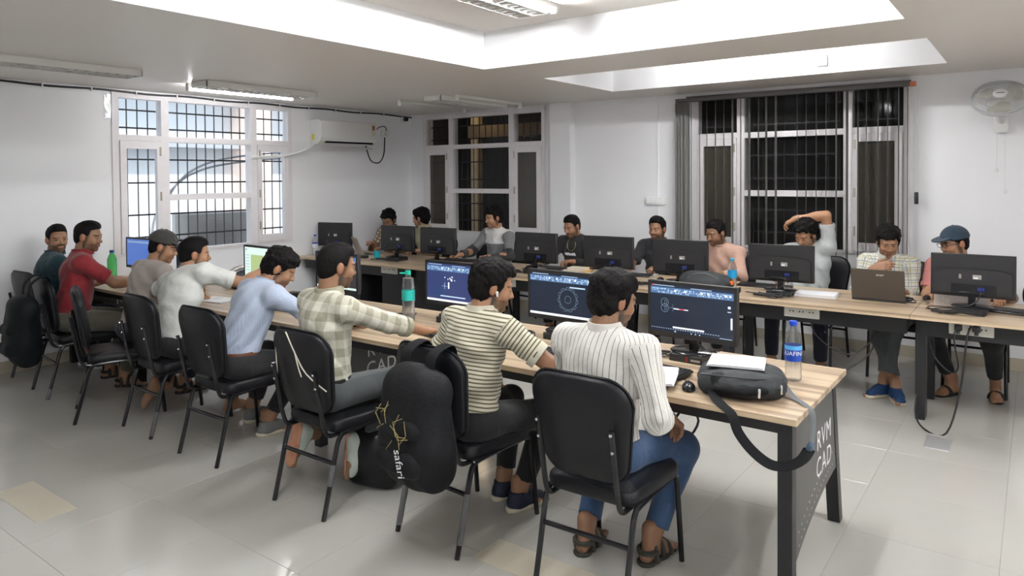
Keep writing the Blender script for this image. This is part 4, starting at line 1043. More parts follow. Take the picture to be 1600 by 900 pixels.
# grey backpack on the back desk
bp = thing('backpack', 'dark grey backpack with orange tabs standing on the back desk', 'backpack', (-2.17, 5.62, TZ), math.radians(6), 'backpacks')
V, Q, _ = sdf_mesh([ell((0, 0, 0.075), (0.22, 0.13, 0.085)), cone((-0.13, 0.0, 0.07), (0.14, 0.0, 0.055), 0.08, 0.06), ell((0.0, -0.10, 0.06), (0.16, 0.06, 0.055))], 0.009, 0.04, cuts=[lambda X, Y, Z: 0.001 - Z + 0 * X + 0 * Y], warp=noise3(6, 32, 0.008))
obj('main_body', np_mesh('main_body', V, Q, M_baggrey), None, bp)
obj('zip', MB().tube(smooth_path([(-0.15, -0.10, 0.08), (-0.09, -0.095, 0.14), (0.02, -0.09, 0.155), (0.12, -0.10, 0.115)], 5), 0.003, 6), mat('grey_zip', (0.12, 0.12, 0.12), 0.5), bp)
obj('orange_tab', MB().rbox(-0.12, -0.09, -0.165, -0.15, 0.02, 0.05, 0.004), M_orange, bp); obj('orange_tab', MB().rbox(0.19, 0.225, -0.05, -0.02, 0.07, 0.10, 0.005), M_orange, bp)
ribbon([(0.14, -0.08, 0.08), (0.21, -0.13, 0.04), (0.25, -0.15, 0.012), (0.29, -0.14, 0.03), (0.28, -0.10, 0.06)], 0.03, M_strap, 'strap', bp)
# black backpack slung over chair B
def hung_backpack(ch, label, m, s=1.0, deco=True, dx=0.0, dz=0.0):
    b = thing('backpack', label, 'backpack', ch.location + Vector((0, 0, dz)), ch.rotation_euler.z, 'backpacks')
    V, Q, _ = sdf_mesh([cone((-0.09 + dx, -0.42, 0.72), (0.09 + dx, -0.42, 0.72), 0.085, 0.085), cone((-0.10 + dx, -0.43, 0.45), (0.10 + dx, -0.43, 0.45), 0.10, 0.10), cone((-0.10 + dx, -0.41, 0.36), (0.10 + dx, -0.41, 0.36), 0.085, 0.085), ell((dx, -0.43, 0.55), (0.19, 0.115, 0.26))], 0.010, 0.06, warp=noise3(int(100 * s), 26, 0.010))
    obj('main_body', np_mesh('main_body', V, Q, m), None, b)
    V, Q, _ = sdf_mesh([cone((-0.08 + dx, -0.51, 0.42), (0.08 + dx, -0.51, 0.42), 0.06, 0.06), cone((-0.075 + dx, -0.505, 0.56), (0.075 + dx, -0.505, 0.56), 0.055, 0.055)], 0.009, 0.05, warp=noise3(9, 30, 0.006))
    fp = obj('front_pocket', np_mesh('front_pocket', V, Q, m), None, b)
    for sx in (-0.10, 0.06):
        ribbon([(sx + dx, -0.40, 0.79), (sx + dx, -0.385, 0.89 - dz * 0.6), (sx + dx, -0.32, 0.945 - dz), (sx + dx, -0.265, 0.93 - dz), (sx + dx, -0.245, 0.80 - dz)], 0.065, M_strap, 'shoulder_strap', b, (0, 0, 1) if False else (0, -1, 0.2))
    obj('zip', MB().tube(smooth_path([(-0.16 + dx, -0.46, 0.50), (-0.13 + dx, -0.49, 0.66), (dx, -0.515, 0.72), (0.13 + dx, -0.49, 0.66), (0.16 + dx, -0.46, 0.50)], 5), 0.004, 6), M_strap, b)
    if deco:
        r = random.Random(3); ln = MB()
        for k in range(15):
            p = [r.uniform(-0.12, 0.07), r.uniform(0.50, 0.64)]; a = r.uniform(0, 6.28)
            for j in range(3):
                q = [p[0] + 0.06 * math.cos(a), p[1] + 0.06 * math.sin(a)]
                f = lambda u, v: (u + dx, -0.5655 + 0.9 * (u * u) * 0.55 + 1.6 * max(0, abs(v - 0.53) - 0.05) ** 2, v)
                if abs(q[0]) < 0.12 and 0.47 < q[1] < 0.66: ln.tube([f(*p), f((p[0] + q[0]) / 2, (p[1] + q[1]) / 2), f(*q)], 0.0016, 4)
                p = q; a += r.choice((0.9, -0.9, 1.4))
        obj('printed_lines', ln, mat('yellow_print', (0.32, 0.26, 0.10), 0.6), fp)['kind'] = 'stuff'
        Mt = T(0.085 + dx * 0.6, -0.572, 0.435) @ RZ(math.radians(6)) @ RX(PI / 2) @ Matrix.Rotation(math.radians(-78), 4, 'Z')
        obj('printed_word', text_mb('safari', 0.058, Mt), M_whitep, fp, smooth=False)['label'] = 'white safari lettering'
    return b
hung_backpack(cB, 'black printed backpack slung over the back of a front-row chair', M_bag, dx=0.08, dz=0.06)
hb = hung_backpack(cG, 'dark green-black backpack hanging on the red polo man\'s chair', M_baggreen, 1.3, False, dx=0.09)
# bag edge at the right end of the back desk
bp = thing('backpack', 'black bag at the right edge of the back desk behind the last monitor', 'backpack', (0.10, 6.16, TZ), 0.2, 'backpacks')
V, Q, _ = sdf_mesh([ell((0, 0, 0.12), (0.17, 0.11, 0.15)), cone((-0.09, 0, 0.07), (0.09, 0, 0.07), 0.08, 0.08)], 0.01, 0.05, cuts=[lambda X, Y, Z: 0.001 - Z + 0 * X + 0 * Y], warp=noise3(16, 30, 0.008))
obj('main_body', np_mesh('main_body', V, Q, M_bag), None, bp)
ribbon([(-0.08, 0, 0.26), (-0.04, -0.02, 0.32), (0.04, -0.02, 0.32), (0.08, 0, 0.26)], 0.03, M_strap, 'handle', bp)
# black helmet-like bag under the plaid man's chair
bp = thing('shoulder_bag', 'shiny black bag tucked under the plaid shirt man\'s chair', 'bag', (-2.93, 2.68, 0), 0.3, 'backpacks')
V, Q, _ = sdf_mesh([ell((0, 0, 0.20), (0.17, 0.13, 0.16)), cone((-0.08, 0, 0.08), (0.08, 0, 0.08), 0.08, 0.08)], 0.01, 0.04, cuts=[lambda X, Y, Z: 0.001 - Z + 0 * X + 0 * Y], warp=noise3(18, 30, 0.006))
obj('main_body', np_mesh('main_body', V, Q, M_vinyl), None, bp)
ribbon([(0.12, 0.05, 0.28), (0.16, 0.0, 0.2), (0.15, -0.06, 0.12)], 0.03, M_strap, 'strap', bp, (1, 0, 0))
# ------------------------------------------------------------------ wall items
ac = thing('air_conditioner', 'white split air conditioner on the left wall beside the bright window', 'air conditioner', (XL, 6.13, 2.12))
prof = [(0, 0.0), (0.14, 0.0), (0.20, 0.035), (0.215, 0.10), (0.21, 0.26), (0.18, 0.30), (0, 0.30)]
obj('body', MB().prism(prof, 0.92, Matrix(((1, 0, 0, 0), (0, 0, 1, -0.46), (0, 1, 0, 0), (0, 0, 0, 1)))), M_white, ac, smooth=False)
obj('air_outlet', MB().box(0.128, 0.205, -0.37, 0.40, 0.012, 0.034, RY(0)), M_blackg, ac, smooth=False)
obj('louvre_flap', MB().rbox(0.13, 0.21, -0.40, 0.42, -0.004, 0.003, 0.002, 1, T(0, 0, 0.0) @ RY(0.25)), M_white, ac, smooth=False)
obj('front_panel', MB().rbox(0.209, 0.219, -0.455, 0.455, 0.075, 0.285, 0.004), M_white, ac)
obj('energy_label', MB().box(0.219, 0.2195, 0.37, 0.43, 0.13, 0.27), mat('label_cream', (0.75, 0.72, 0.55), 0.5), ac, smooth=False)
obj('energy_print', MB().box(0.2195, 0.2199, 0.38, 0.42, 0.20, 0.26), mat('label_brown', (0.35, 0.12, 0.05), 0.5), ac, smooth=False)
obj('side_label', MB().box(0.04, 0.09, -0.4605, -0.46, 0.05, 0.12), mat('label_yellow', (0.7, 0.62, 0.05), 0.5), ac, smooth=False)
obj('drain_pipe', MB().tube(smooth_path([(0.06, -0.42, 0.02), (0.08, -0.55, -0.06), (0.06, -0.75, -0.13), (0.03, -1.0, -0.17), (0.03, -1.3, -0.18)], 5), 0.02, 8), M_white, ac)
cable([(XL + 0.10, 6.50, 2.12), (XL + 0.06, 6.62, 1.93), (XL + 0.03, 6.80, 1.90), (XL + 0.02, 6.90, 2.02), (XL + 0.02, 6.92, 2.25)], 0.008, 'black power cable looping from the air conditioner to the wall socket')
sw = thing('wall_socket', 'white socket with plug on the left wall right of the air conditioner', 'socket', (XL, 6.94, 2.31))
obj('plate', MB().rbox(0, 0.012, -0.075, 0.075, -0.045, 0.045, 0.004), M_white, sw); obj('plug', MB().rbox(0.012, 0.06, -0.02, 0.045, -0.03, 0.03, 0.008), M_white, sw)
obj('lead', MB().tube(smooth_path([(0.04, 0.0, 0.03), (0.05, -0.05, 0.09), (0.03, -0.14, 0.07), (0.06, -0.2, 0.04)], 4), 0.006, 6), M_cable, sw)
sc_ = thing('security_camera', 'small white and black camera on the left wall near the corner', 'camera', (XL, 7.30, 2.52))
obj('mount', MB().rbox(0, 0.03, -0.05, 0.05, -0.045, 0.045, 0.006), M_white, sc_); obj('lens', MB().lathe([(0.028, 0), (0.028, 0.05), (0.02, 0.056), (0.001, 0.056)], 14, T(0.03, 0, 0) @ RY(PI / 2)), M_blackg, sc_)
pts = [(XL + 0.02, -1.0, ZC - 0.03)] + [(XL + 0.02, y, ZC - 0.02 - 0.012 * (k % 2)) for k, y in enumerate(np.arange(0.5, 7.3, 0.45))] + [(XL + 0.06, YB - 0.05, ZC - 0.04)]
cb = tag(obj('ceiling_cable', MB().tube(smooth_path(pts, 3), 0.010, 6), M_cable), 'black cable clipped along the top of the left wall', 'cable')
cl = MB()
for y in np.arange(0.6, 7.2, 0.42): cl.box(XL, XL + 0.032, y - 0.006, y + 0.006, ZC - 0.045, ZC - 0.01)
obj('clip', cl, M_white, cb, smooth=False)['kind'] = 'stuff'
sb = thing('switch_board', 'white switch board on the back wall left of the blind', 'switch', (-3.47, YB, 1.41))
obj('plate', MB().rbox(-0.12, 0.12, -0.025, 0, -0.045, 0.045, 0.005), M_white, sb)
for k in range(4): obj('switch', MB().rbox(-0.10 + k * 0.052, -0.06 + k * 0.052, -0.030, -0.024, -0.025, 0.025, 0.002, 1), M_whitep, sb)
sp = thing('recess_speaker', 'small white square box on the bright recess face above the blind', 'wall box', (-1.545, 6.75, 2.705))
obj('cover', MB().rbox(-0.05, 0.05, -0.03, 0, -0.05, 0.05, 0.006), M_white, sp); obj('print', MB().box(-0.015, 0.015, -0.0306, -0.03, 0.018, 0.022), M_monback, sp, smooth=False); obj('print', MB().box(-0.012, 0.012, -0.0306, -0.03, -0.012, -0.009), M_monback, sp, smooth=False)
# wall fan
fn = thing('wall_fan', 'white wall fan with round cage and two pull cords on the back wall', 'fan', (-0.25, YB, 2.14))
obj('wall_bracket', MB().rbox(-0.055, 0.055, -0.05, 0, -0.10, 0.08, 0.02), M_white, fn)
obj('arm', MB().tube(smooth_path([(0, -0.03, 0.0), (0, -0.12, 0.02), (0, -0.17, 0.08), (0, -0.18, 0.13)], 4), 0.028, 10), M_white, fn)
MF = T(0, -0.20, 0.14) @ RX(math.radians(-2)) @ RX(math.radians(48)) 
obj('motor', MB().lathe([(0.001, -0.11), (0.06, -0.10), (0.075, -0.05), (0.075, 0.0), (0.05, 0.02)], 20, MF), M_white, fn)
M_cage = mat('white_wire', (0.60, 0.61, 0.62), 0.35)
cg = MB()
for r, z in ((0.205, 0.075), (0.21, 0.06), (0.205, 0.045), (0.10, 0.108), (0.10, 0.012), (0.16, 0.100)):
    cg.tube([tuple(MF @ Vector((r * math.cos(a * PI / 18), r * math.sin(a * PI / 18), z))) for a in range(37)], 0.0055 if r > 0.2 else 0.003, 6)
for k in range(72):
    a = k * 2 * PI / 72
    cg.tube([tuple(MF @ Vector((r * math.cos(a), r * math.sin(a), z))) for r, z in ((0.05, 0.112), (0.12, 0.108), (0.17, 0.097), (0.207, 0.062), (0.17, 0.025), (0.10, 0.012))], 0.0009, 3, caps=False)
obj('cage', cg, M_cage, fn)
hb_ = obj('hub_badge', MB().lathe([(0.052, 0.105), (0.052, 0.116), (0.045, 0.120), (0.001, 0.121)], 24, MF), M_white, fn)
obj('badge_line', MB().box(-0.028, 0.028, -0.003, 0.003, 0.1208, 0.1218, MF), M_monback, hb_, smooth=False)
for k in range(3):
    bl = MB(); vs = []; n = 8
    for i in range(n + 1):
        r = 0.04 + 0.15 * i / n; w = 0.35 + 0.55 * math.sin(PI * min(1, i / n * 0.85))
        for s in (-1, 1): a = k * 2 * PI / 3 + 0.5 + s * w * 0.75; vs.append((r * math.cos(a), r * math.sin(a), 0.062 + s * 0.018))
    top = [(x, y, z + 0.001) for x, y, z in vs]; m2 = len(vs)
    fs = [(2 * i, 2 * i + 1, 2 * i + 3, 2 * i + 2) for i in range(n)]
    bl.add(vs + top, fs + [tuple(q + m2 for q in reversed(f)) for f in fs], MF)
    obj('blade', bl, mat('fan_blade', (0.55, 0.54, 0.46), 0.3), fn)
for (x, z) in ((-0.03, -0.42), (0.03, -0.60)):
    c_ = obj('pull_cord', MB().tube([(x, -0.06, -0.08), (x, -0.06, z)], 0.0015, 4), M_cablew, fn)
    obj('cord_knob', MB().lathe([(0.001, -0.018), (0.012, -0.012), (0.013, 0.005), (0.004, 0.016)], 12, T(x, -0.06, z)), M_white, c_)
# vertical blind on window 3
vb = thing('vertical_blind', 'grey vertical blind hanging over the dark window on the right', 'blind', (0, YB - 0.10, 0))
obj('head_rail', MB().box(-3.18, -0.90, -0.03, 0.03, 2.49, 2.525).box(-3.08, -0.93, 0.03, 0.06, 2.53, 2.55), mat('dark_rail', (0.10, 0.095, 0.09), 0.45, metal=0.3), vb, smooth=False)
obj('rail_end', MB().box(-0.93, -0.885, -0.035, 0.035, 2.488, 2.528), mat('terracotta_end', (0.55, 0.16, 0.08), 0.5), vb, smooth=False)
xs = [-3.157, -3.125, -3.095, -3.06, -3.01, -2.915, -2.835, -2.742, -2.651, -2.561, -2.473, -2.385, -2.292, -2.214, -2.119, -1.913, -1.829, -1.735, -1.644, -1.553, -1.457, -1.362, -1.29, -1.192, -1.111, -1.022, -0.950]
rb = random.Random(4)
for k, x in enumerate(xs):
    ang = -40 + rb.uniform(-4, 4)       # nearly edge-on to a viewer standing at the door side
    vd = math.degrees(math.atan2(x - 0.0, YB - 0.1)); 
    wide = {0: 50, 1: 50, 2: 50, 3: 40, 9: 12, 11: 16, 13: 14, 14: 14, 19: 9, 20: 14, 21: 8}.get(k, 4 + rb.uniform(-1, 4))
    a = math.radians(90 - vd - wide)
    zb = 0.80 if k > 14 else (0.93 if k < 5 else 0.88 + rb.uniform(-0.03, 0.03))
    st = MB(); h = 0.044
    n = 5
    vs = []
    for i in range(n):
        for s in (-1, 0, 1):
            vs.append((s * h, (0.004 if s == 0 else 0), zb + (2.485 - zb) * i / (n - 1)))
    fs = [(i * 3 + j, i * 3 + j + 1, i * 3 + j + 4, i * 3 + j + 3) for i in range(n - 1) for j in (0, 1)]
    vs2 = [(x_, y_ + 0.0008, z_) for x_, y_, z_ in vs]; m2 = len(vs)
    st.add(vs + vs2, fs + [tuple(q + m2 for q in reversed(f)) for f in fs], RZ(a))
    obj('slat', st, M_blind, vb, (x, 0, 0))
for cx_ in (-0.885, -0.862): obj('control_chain', MB().tube([(cx_, 0, 2.49), (cx_, 0.01, 1.52)], 0.0025, 4), M_cablew, vb)
obj('chain_weight', MB().rbox(-0.895, -0.862, -0.012, 0.02, 1.42, 1.53, 0.008), M_black, vb)
# ------------------------------------------------------------------ people
def ax_rot(v, axis, deg):
    a = math.radians(deg); axis = nrm(axis); v = np.asarray(v, float)
    return v * math.cos(a) + np.cross(axis, v) * math.sin(a) + axis * (axis @ v) * (1 - math.cos(a))
m_skin, nt, b = nodes_of('skin', 0.48)
at = nt.nodes.new('ShaderNodeAttribute'); at.attribute_name = 'tint'
tc = nt.nodes.new('ShaderNodeTexCoord'); n1 = nt.nodes.new('ShaderNodeTexNoise'); n1.inputs['Scale'].default_value = 45; n1.inputs['Detail'].default_value = 3
nt.links.new(tc.outputs['Object'], n1.inputs['Vector'])
r_ = nt.nodes.new('ShaderNodeMapRange'); r_.inputs[3].default_value = 0.88; r_.inputs[4].default_value = 1.12; nt.links.new(n1.outputs[0], r_.inputs[0])
nt.links.new(mixc(nt, 1.0, at.outputs['Color'], r_.outputs[0], 'MULTIPLY'), b.inputs['Base Color'])
b.inputs['Subsurface Weight'].default_value = 0.0
m_hair, nt, b = nodes_of('black_hair', 0.42)
b.inputs['Base Color'].default_value = (0.006, 0.005, 0.005, 1); b.inputs['Roughness'].default_value = 0.62; b.inputs['Specular IOR Level'].default_value = 0.12
tc = nt.nodes.new('ShaderNodeTexCoord'); mp = nt.nodes.new('ShaderNodeMapping'); mp.inputs['Scale'].default_value = (1, 1, 0.25); nt.links.new(tc.outputs['Object'], mp.inputs['Vector'])
n1 = nt.nodes.new('ShaderNodeTexNoise'); n1.inputs['Scale'].default_value = 220; n1.inputs['Detail'].default_value = 3; nt.links.new(mp.outputs[0], n1.inputs['Vector'])
bp_ = nt.nodes.new('ShaderNodeBump'); bp_.inputs['Strength'].default_value = 0.9; bp_.inputs['Distance'].default_value = 0.004; nt.links.new(n1.outputs[0], bp_.inputs['Height']); nt.links.new(bp_.outputs[0], b.inputs['Normal'])
def cloth(name, base, kind='plain', c2=(0, 0, 0), rough=0.8, period=0.024, duty=0.12, c3=None, level=0.0):
    if name in MATS: return MATS[name]
    m, nt, b = nodes_of(name, rough)
    b.inputs['Sheen Weight'].default_value = 0.15
    at = nt.nodes.new('ShaderNodeAttribute'); at.attribute_name = 'pat'
    sx = nt.nodes.new('ShaderNodeSeparateXYZ'); nt.links.new(at.outputs['Vector'], sx.inputs[0])
    u, v, w = sx.outputs
    def stripe(c, per, d): return mth(nt, 'LESS_THAN', mth(nt, 'FRACT', mth(nt, 'ADD', mth(nt, 'DIVIDE', c, per), 50)), d)
    if kind == 'plain': col = mixc(nt, 0.0, base, base)
    elif kind == 'vstripe': col = mixc(nt, stripe(u, period, duty), base, c2)
    elif kind == 'hstripe': col = mixc(nt, stripe(v, period, duty), base, c2)
    elif kind == 'plaid':
        a1 = stripe(u, period, 0.5); a2 = stripe(v, period, 0.5)
        k = mth(nt, 'MULTIPLY', mth(nt, 'ADD', a1, a2), 0.5)
        col = mixc(nt, k, base, c2)
        if c3: col = mixc(nt, mth(nt, 'MAXIMUM', stripe(u, period, 0.06), stripe(v, period, 0.06)), col, c3)
    elif kind == 'check':
        col = mixc(nt, mth(nt, 'MAXIMUM', stripe(u, period, duty), stripe(v, period, duty)), base, c2)
        if c3: col = mixc(nt, mth(nt, 'MAXIMUM', stripe(mth(nt, 'ADD', u, 0.4 * period), period, duty * 1.3), stripe(mth(nt, 'ADD', v, 0.4 * period), period, duty * 1.3)), col, c3)
    elif kind == 'block':      # pale yoke, grey body, black forearms
        top = mth(nt, 'GREATER_THAN', v, level)
        isarm = mth(nt, 'GREATER_THAN', w, 0.05)
        body = mixc(nt, top, c2, base)
        armc = mixc(nt, mth(nt, 'GREATER_THAN', w, 0.85), c2, c3)
        col = mixc(nt, isarm, body, armc)
    tc = nt.nodes.new('ShaderNodeTexCoord')
    n1 = nt.nodes.new('ShaderNodeTexNoise'); n1.inputs['Scale'].default_value = 11; n1.inputs['Detail'].default_value = 4; n1.inputs['Distortion'].default_value = 0.5
    nt.links.new(tc.outputs['Object'], n1.inputs['Vector'])
    r_ = nt.nodes.new('ShaderNodeMapRange'); r_.inputs[3].default_value = 0.92; r_.inputs[4].default_value = 1.08; nt.links.new(n1.outputs[0], r_.inputs[0])
    nt.links.new(mixc(nt, 1.0, col, r_.outputs[0], 'MULTIPLY'), b.inputs['Base Color'])
    bp = nt.nodes.new('ShaderNodeBump'); bp.inputs['Strength'].default_value = 0.55; bp.inputs['Distance'].default_value = 0.02
    nt.links.new(n1.outputs[0], bp.inputs['Height']); nt.links.new(bp.outputs[0], b.inputs['Normal'])
    return m
def ik(S, W_, l1, l2, pole):
    d = W_ - S; L = np.linalg.norm(d)
    if L > (l1 + l2) * 0.995: W_ = S + d / L * (l1 + l2) * 0.995; d = W_ - S; L = np.linalg.norm(d)
    a = (l1 * l1 - l2 * l2 + L * L) / (2 * L); hgt = math.sqrt(max(l1 * l1 - a * a, 1e-6))
    ax = d / L; p = np.asarray(pole, float); p = p - ax * (p @ ax)
    return S + ax * a + nrm(p) * hgt, W_
def hand_prims(Wr, hd, hn, side, curl=25, spread=1.0, point=False, s=1.0):
    hd = nrm(hd); hn = nrm(hn - hd * (np.asarray(hn, float) @ hd)); th = np.cross(hn, hd) * side
    pr = [cone(Wr - hd * 0.02, Wr + hd * 0.02, 0.024 * s, 0.025 * s)]
    for i, (o, L, fl) in enumerate(((0.030, 0.086, 0.072), (0.010, 0.092, 0.080), (-0.010, 0.088, 0.074), (-0.029, 0.080, 0.058))):
        K = Wr + hd * L * s + th * o * s * spread
        pr.append(cone(Wr + hd * 0.02 + th * o * 0.5, K, 0.0165 * s, 0.0125 * s))
        d = hd; p = K; cu = curl * (0.25 if (point and i == 0) else 1.0) * (1 + 0.12 * i)
        for j, fr in enumerate((0.45, 0.31, 0.24)):
            d = ax_rot(d, th * side if False else np.cross(hn, hd), 0) if False else nrm(d * math.cos(math.radians(cu)) - (hn * math.cos(math.radians(cu * j)) + hd * math.sin(math.radians(cu * j))) * math.sin(math.radians(cu)))
            q = p + d * fl * fr * s
            pr.append((cone(p, q, (0.0098 - 0.0008 * j) * s, (0.0090 - 0.0009 * j) * s), 0.006)); p = q
    b0 = Wr + hd * 0.025 + th * 0.018 * s; b1 = b0 + nrm(hd * 0.65 + th * 0.75 - hn * 0.25) * 0.045 * s; b2 = b1 + nrm(hd * 0.9 + th * 0.35 - hn * 0.35) * 0.032 * s; b3 = b2 + nrm(hd * 0.97 + th * 0.05 - hn * 0.3) * 0.026 * s
    pr += [(cone(b0, b1, 0.016 * s, 0.0125 * s), 0.012), (cone(b1, b2, 0.0115 * s, 0.0105 * s), 0.006), (cone(b2, b3, 0.0105 * s, 0.0085 * s), 0.006)]
    return pr
def foot_prims(A, fd, fu, bare=True):
    fd = nrm(fd); fu = nrm(np.asarray(fu) - fd * (np.asarray(fu) @ fd)); fs = np.cross(fd, fu)
    P = lambda x, y, z: A + fd * x + fs * y + fu * z          # ankle is origin, sole at z=-0.08
    pr = [cone(P(-0.015, 0, 0.06), P(-0.02, 0, -0.03), 0.036, 0.034), cone(P(-0.045, 0, -0.052), P(0.06, 0, -0.045), 0.029, 0.030), cone(P(0, 0, -0.02), P(0.10, 0.01, -0.052), 0.034, 0.024), cone(P(0.085, -0.022, -0.062), P(0.085, 0.028, -0.062), 0.018, 0.018)]
    for i, (y, L) in enumerate(((0.030, 0.155), (0.012, 0.158), (-0.004, 0.150), (-0.018, 0.142), (-0.031, 0.130))):
        pr.append((cone(P(0.09, y * 0.9, -0.064), P(L, y, -0.069), 0.012, 0.011 if i else 0.013), 0.006))
    return pr, P
person_n = [0]
def person(label, x, y, az, shirt, trousers, head_az, head_pitch=10, head_roll=0, lean=6, side=0, twist=0, hz=0.555, R=None, L=None, poleR=None, poleL=None, footR=None, footL=None, sleeve='long', tuck=False, hem=0.10, tone=1.0, hair='short', beard=0.5, shoes='shoe', shoe_col=None, sole_col=None, collar='shirt', cap=None, h=0.009, seed=1, scale=1.0, belt=None, shoulder_lift=(0, 0), cuff=0.0, extras=(), curlR=28, curlL=28, pointR=False, legs=True, hair_amp=None, neck_fwd=0.02, neck_up=0.0, glasses=False, wide=1.0):
    person_n[0] += 1
    s = scale
    f = np.array([math.cos(math.radians(az)), math.sin(math.radians(az)), 0]); u = np.array([0, 0, 1.0]); r = np.cross(f, u)
    P = np.array([x, y, hz])
    base = np.array([x, y, 0.0])
    root = thing('person', label, 'person', base, 0, 'people at the desks')
    def add(name, V, Q, m, parent=root, pat=None, tint=None):
        me = np_mesh(name, V - base, Q, m)
        if pat is not None: set_attr(me, 'pat', pat)
        if tint is not None: set_attr(me, 'tint', tint)
        return obj(name, me, None, parent)
    d1 = ax_rot(ax_rot(u, r, -lean * 0.6), f, side * 0.7); d2 = ax_rot(ax_rot(u, r, -lean * 1.35), f, side * 1.3)
    Wst = P + d1 * 0.22 * s; N = Wst + d2 * 0.285 * s
    cu = d2; cr = nrm(ax_rot(r - cu * (r @ cu), cu, twist)); cf = np.cross(cu, cr)
    CF = np.array([cr, cf, cu]); PF = np.array([r, f, u]); MF_ = np.array([nrm(r + cr), nrm(f + cf), nrm(d1)])
    sh = 0.178 * s * wide
    SR = N + cr * sh - cu * 0.055 + cu * shoulder_lift[0] - cr * shoulder_lift[0] * 0.3; SL = N - cr * sh - cu * 0.055 + cu * shoulder_lift[1] + cr * shoulder_lift[1] * 0.3
    # head frame
    ha, hp = math.radians(head_az), math.radians(head_pitch)
    hf = np.array([math.cos(ha) * math.cos(hp), math.sin(ha) * math.cos(hp), -math.sin(hp)]); hr = nrm(np.cross(hf, u)); hu = np.cross(hr, hf)
    if head_roll: hr = ax_rot(hr, hf, head_roll); hu = np.cross(hr, hf)
    HF = np.array([hr, hf, hu])
    HC = N + cu * (0.034 + neck_up) + hu * 0.100 + hf * neck_fwd + cf * 0.012
    Hd = lambda a, b_, c: HC + hr * a + hf * b_ + hu * c
    # arms
    l1, l2 = 0.285 * s, 0.255 * s
    R = R if R is not None else dict(w=P + r * 0.16 + f * 0.36 + u * 0.24)
    L = L if L is not None else dict(w=P - r * 0.16 + f * 0.36 + u * 0.24)
    ER, WR = ik(SR, np.asarray(R['w'], float), l1, l2, poleR if poleR is not None else r * 0.7 - u * 0.8 - f * 0.3)
    EL, WL = ik(SL, np.asarray(L['w'], float), l1, l2, poleL if poleL is not None else -r * 0.7 - u * 0.8 - f * 0.3)
    # legs
    HR_ = P + r * 0.088; HL_ = P - r * 0.088
    footR = footR if footR is not None else dict(p=P[:2] + (f * 0.40 + r * 0.12)[:2]); footL = footL if footL is not None else dict(p=P[:2] + (f * 0.36 - r * 0.12)[:2])
    FT = []
    for ft, Hp, sd in ((footR, HR_, 1), (footL, HL_, -1)):
        z = ft.get('z', 0.085); A = np.array([ft['p'][0], ft['p'][1], z]); fd = np.asarray(ft.get('d', f + r * 0.12 * sd), float); fu = np.asarray(ft.get('u', u), float)
        K, A2 = ik(Hp, A, 0.43 * s, 0.425 * s, ft.get('pole', f * 0.7 + u * 0.75 + r * 0.18 * sd))
        FT.append((Hp, K, A2, nrm(fd), fu))
    # ---- body (skin): head and neck, arms with hands, feet, core
    base_skin = np.array([0.33, 0.175, 0.100]) * tone
    Vs = []; Qs = []; Ts = []; off = 0
    def put(V, Q, T_):
        nonlocal off
        Vs.append(V); Qs.append(Q + off); Ts.append(T_); off += len(V)
    hh = min(h * 0.6, 0.0055)
    hp_ = [ell(Hd(0, -0.012, 0.030), (0.075, 0.097, 0.088), HF), (ell(Hd(0, 0.024, -0.032), (0.060, 0.068, 0.078), HF), 0.03), (cone(Hd(-0.034, 0.012, -0.078), Hd(0.034, 0.012, -0.078), 0.028, 0.028), 0.025), (ell(Hd(0, 0.070, -0.098), (0.020, 0.018, 0.018), HF), 0.025),
           (cone(Hd(-0.034, 0.078, 0.020), Hd(0.034, 0.078, 0.020), 0.011, 0.011), 0.015), (ell(Hd(-0.034, 0.062, -0.030), (0.024, 0.022, 0.022), HF), 0.02), (ell(Hd(0.034, 0.062, -0.030), (0.024, 0.022, 0.022), HF), 0.02),
           (ell(Hd(-0.031, 0.099, 0.003), (0.017, 0.014, 0.010), HF), -0.010), (ell(Hd(0.031, 0.099, 0.003), (0.017, 0.014, 0.010), HF), -0.010),
           (cone(Hd(0, 0.086, 0.006), Hd(0, 0.106, -0.030), 0.007, 0.011), 0.010), (cone(Hd(-0.011, 0.094, -0.034), Hd(0.011, 0.094, -0.034), 0.008, 0.008), 0.008),
           (cone(Hd(-0.016, 0.086, -0.060), Hd(0.016, 0.086, -0.060), 0.008, 0.008), 0.008), (cone(Hd(-0.013, 0.085, -0.070), Hd(0.013, 0.085, -0.070), 0.008, 0.008), 0.008),
           (ell(Hd(-0.031, 0.080, 0.002), (0.0125, 0.0125, 0.0105), HF), 0.003), (ell(Hd(0.031, 0.080, 0.002), (0.0125, 0.0125, 0.0105), HF), 0.003),
           (ell(Hd(-0.077, -0.010, -0.006), (0.011, 0.019, 0.031), HF), 0.008), (ell(Hd(0.077, -0.010, -0.006), (0.011, 0.019, 0.031), HF), 0.008),
           (cone(Hd(0, -0.030, -0.050), N - cu * 0.03, 0.054, 0.062), 0.03)]
    V, Q, idm = sdf_mesh(hp_, hh, 0.02)
    q = (V - HC) @ HF.T; X_, Y_, Z_ = q.T
    T_ = np.tile(base_skin, (len(V), 1))
    front = Y_ > 0.045
    T_[(idm == 15) | (idm == 16)] *= (1.05, 0.9, 0.85)
    if beard > 0:
        m = (Z_ < -0.05 - 0.35 * np.clip(0.05 - Y_, -0.06, 0.09) * -1 * 0) & (Z_ > -0.135) & (Y_ > -0.005) & (np.abs(X_) > 0.0)
        m &= (Z_ < -0.058 + np.clip(np.abs(X_) - 0.025, 0, 0.05) * 0.9)
        T_[m] = T_[m] * (1 - 0.82 * beard) + np.array([0.02, 0.016, 0.013]) * beard * 0.8
        m = front & (np.abs(Z_ + 0.048) < 0.0065) & (np.abs(X_) < 0.030); T_[m] = T_[m] * (1 - 0.9 * min(1, beard + 0.2)) + 0.012
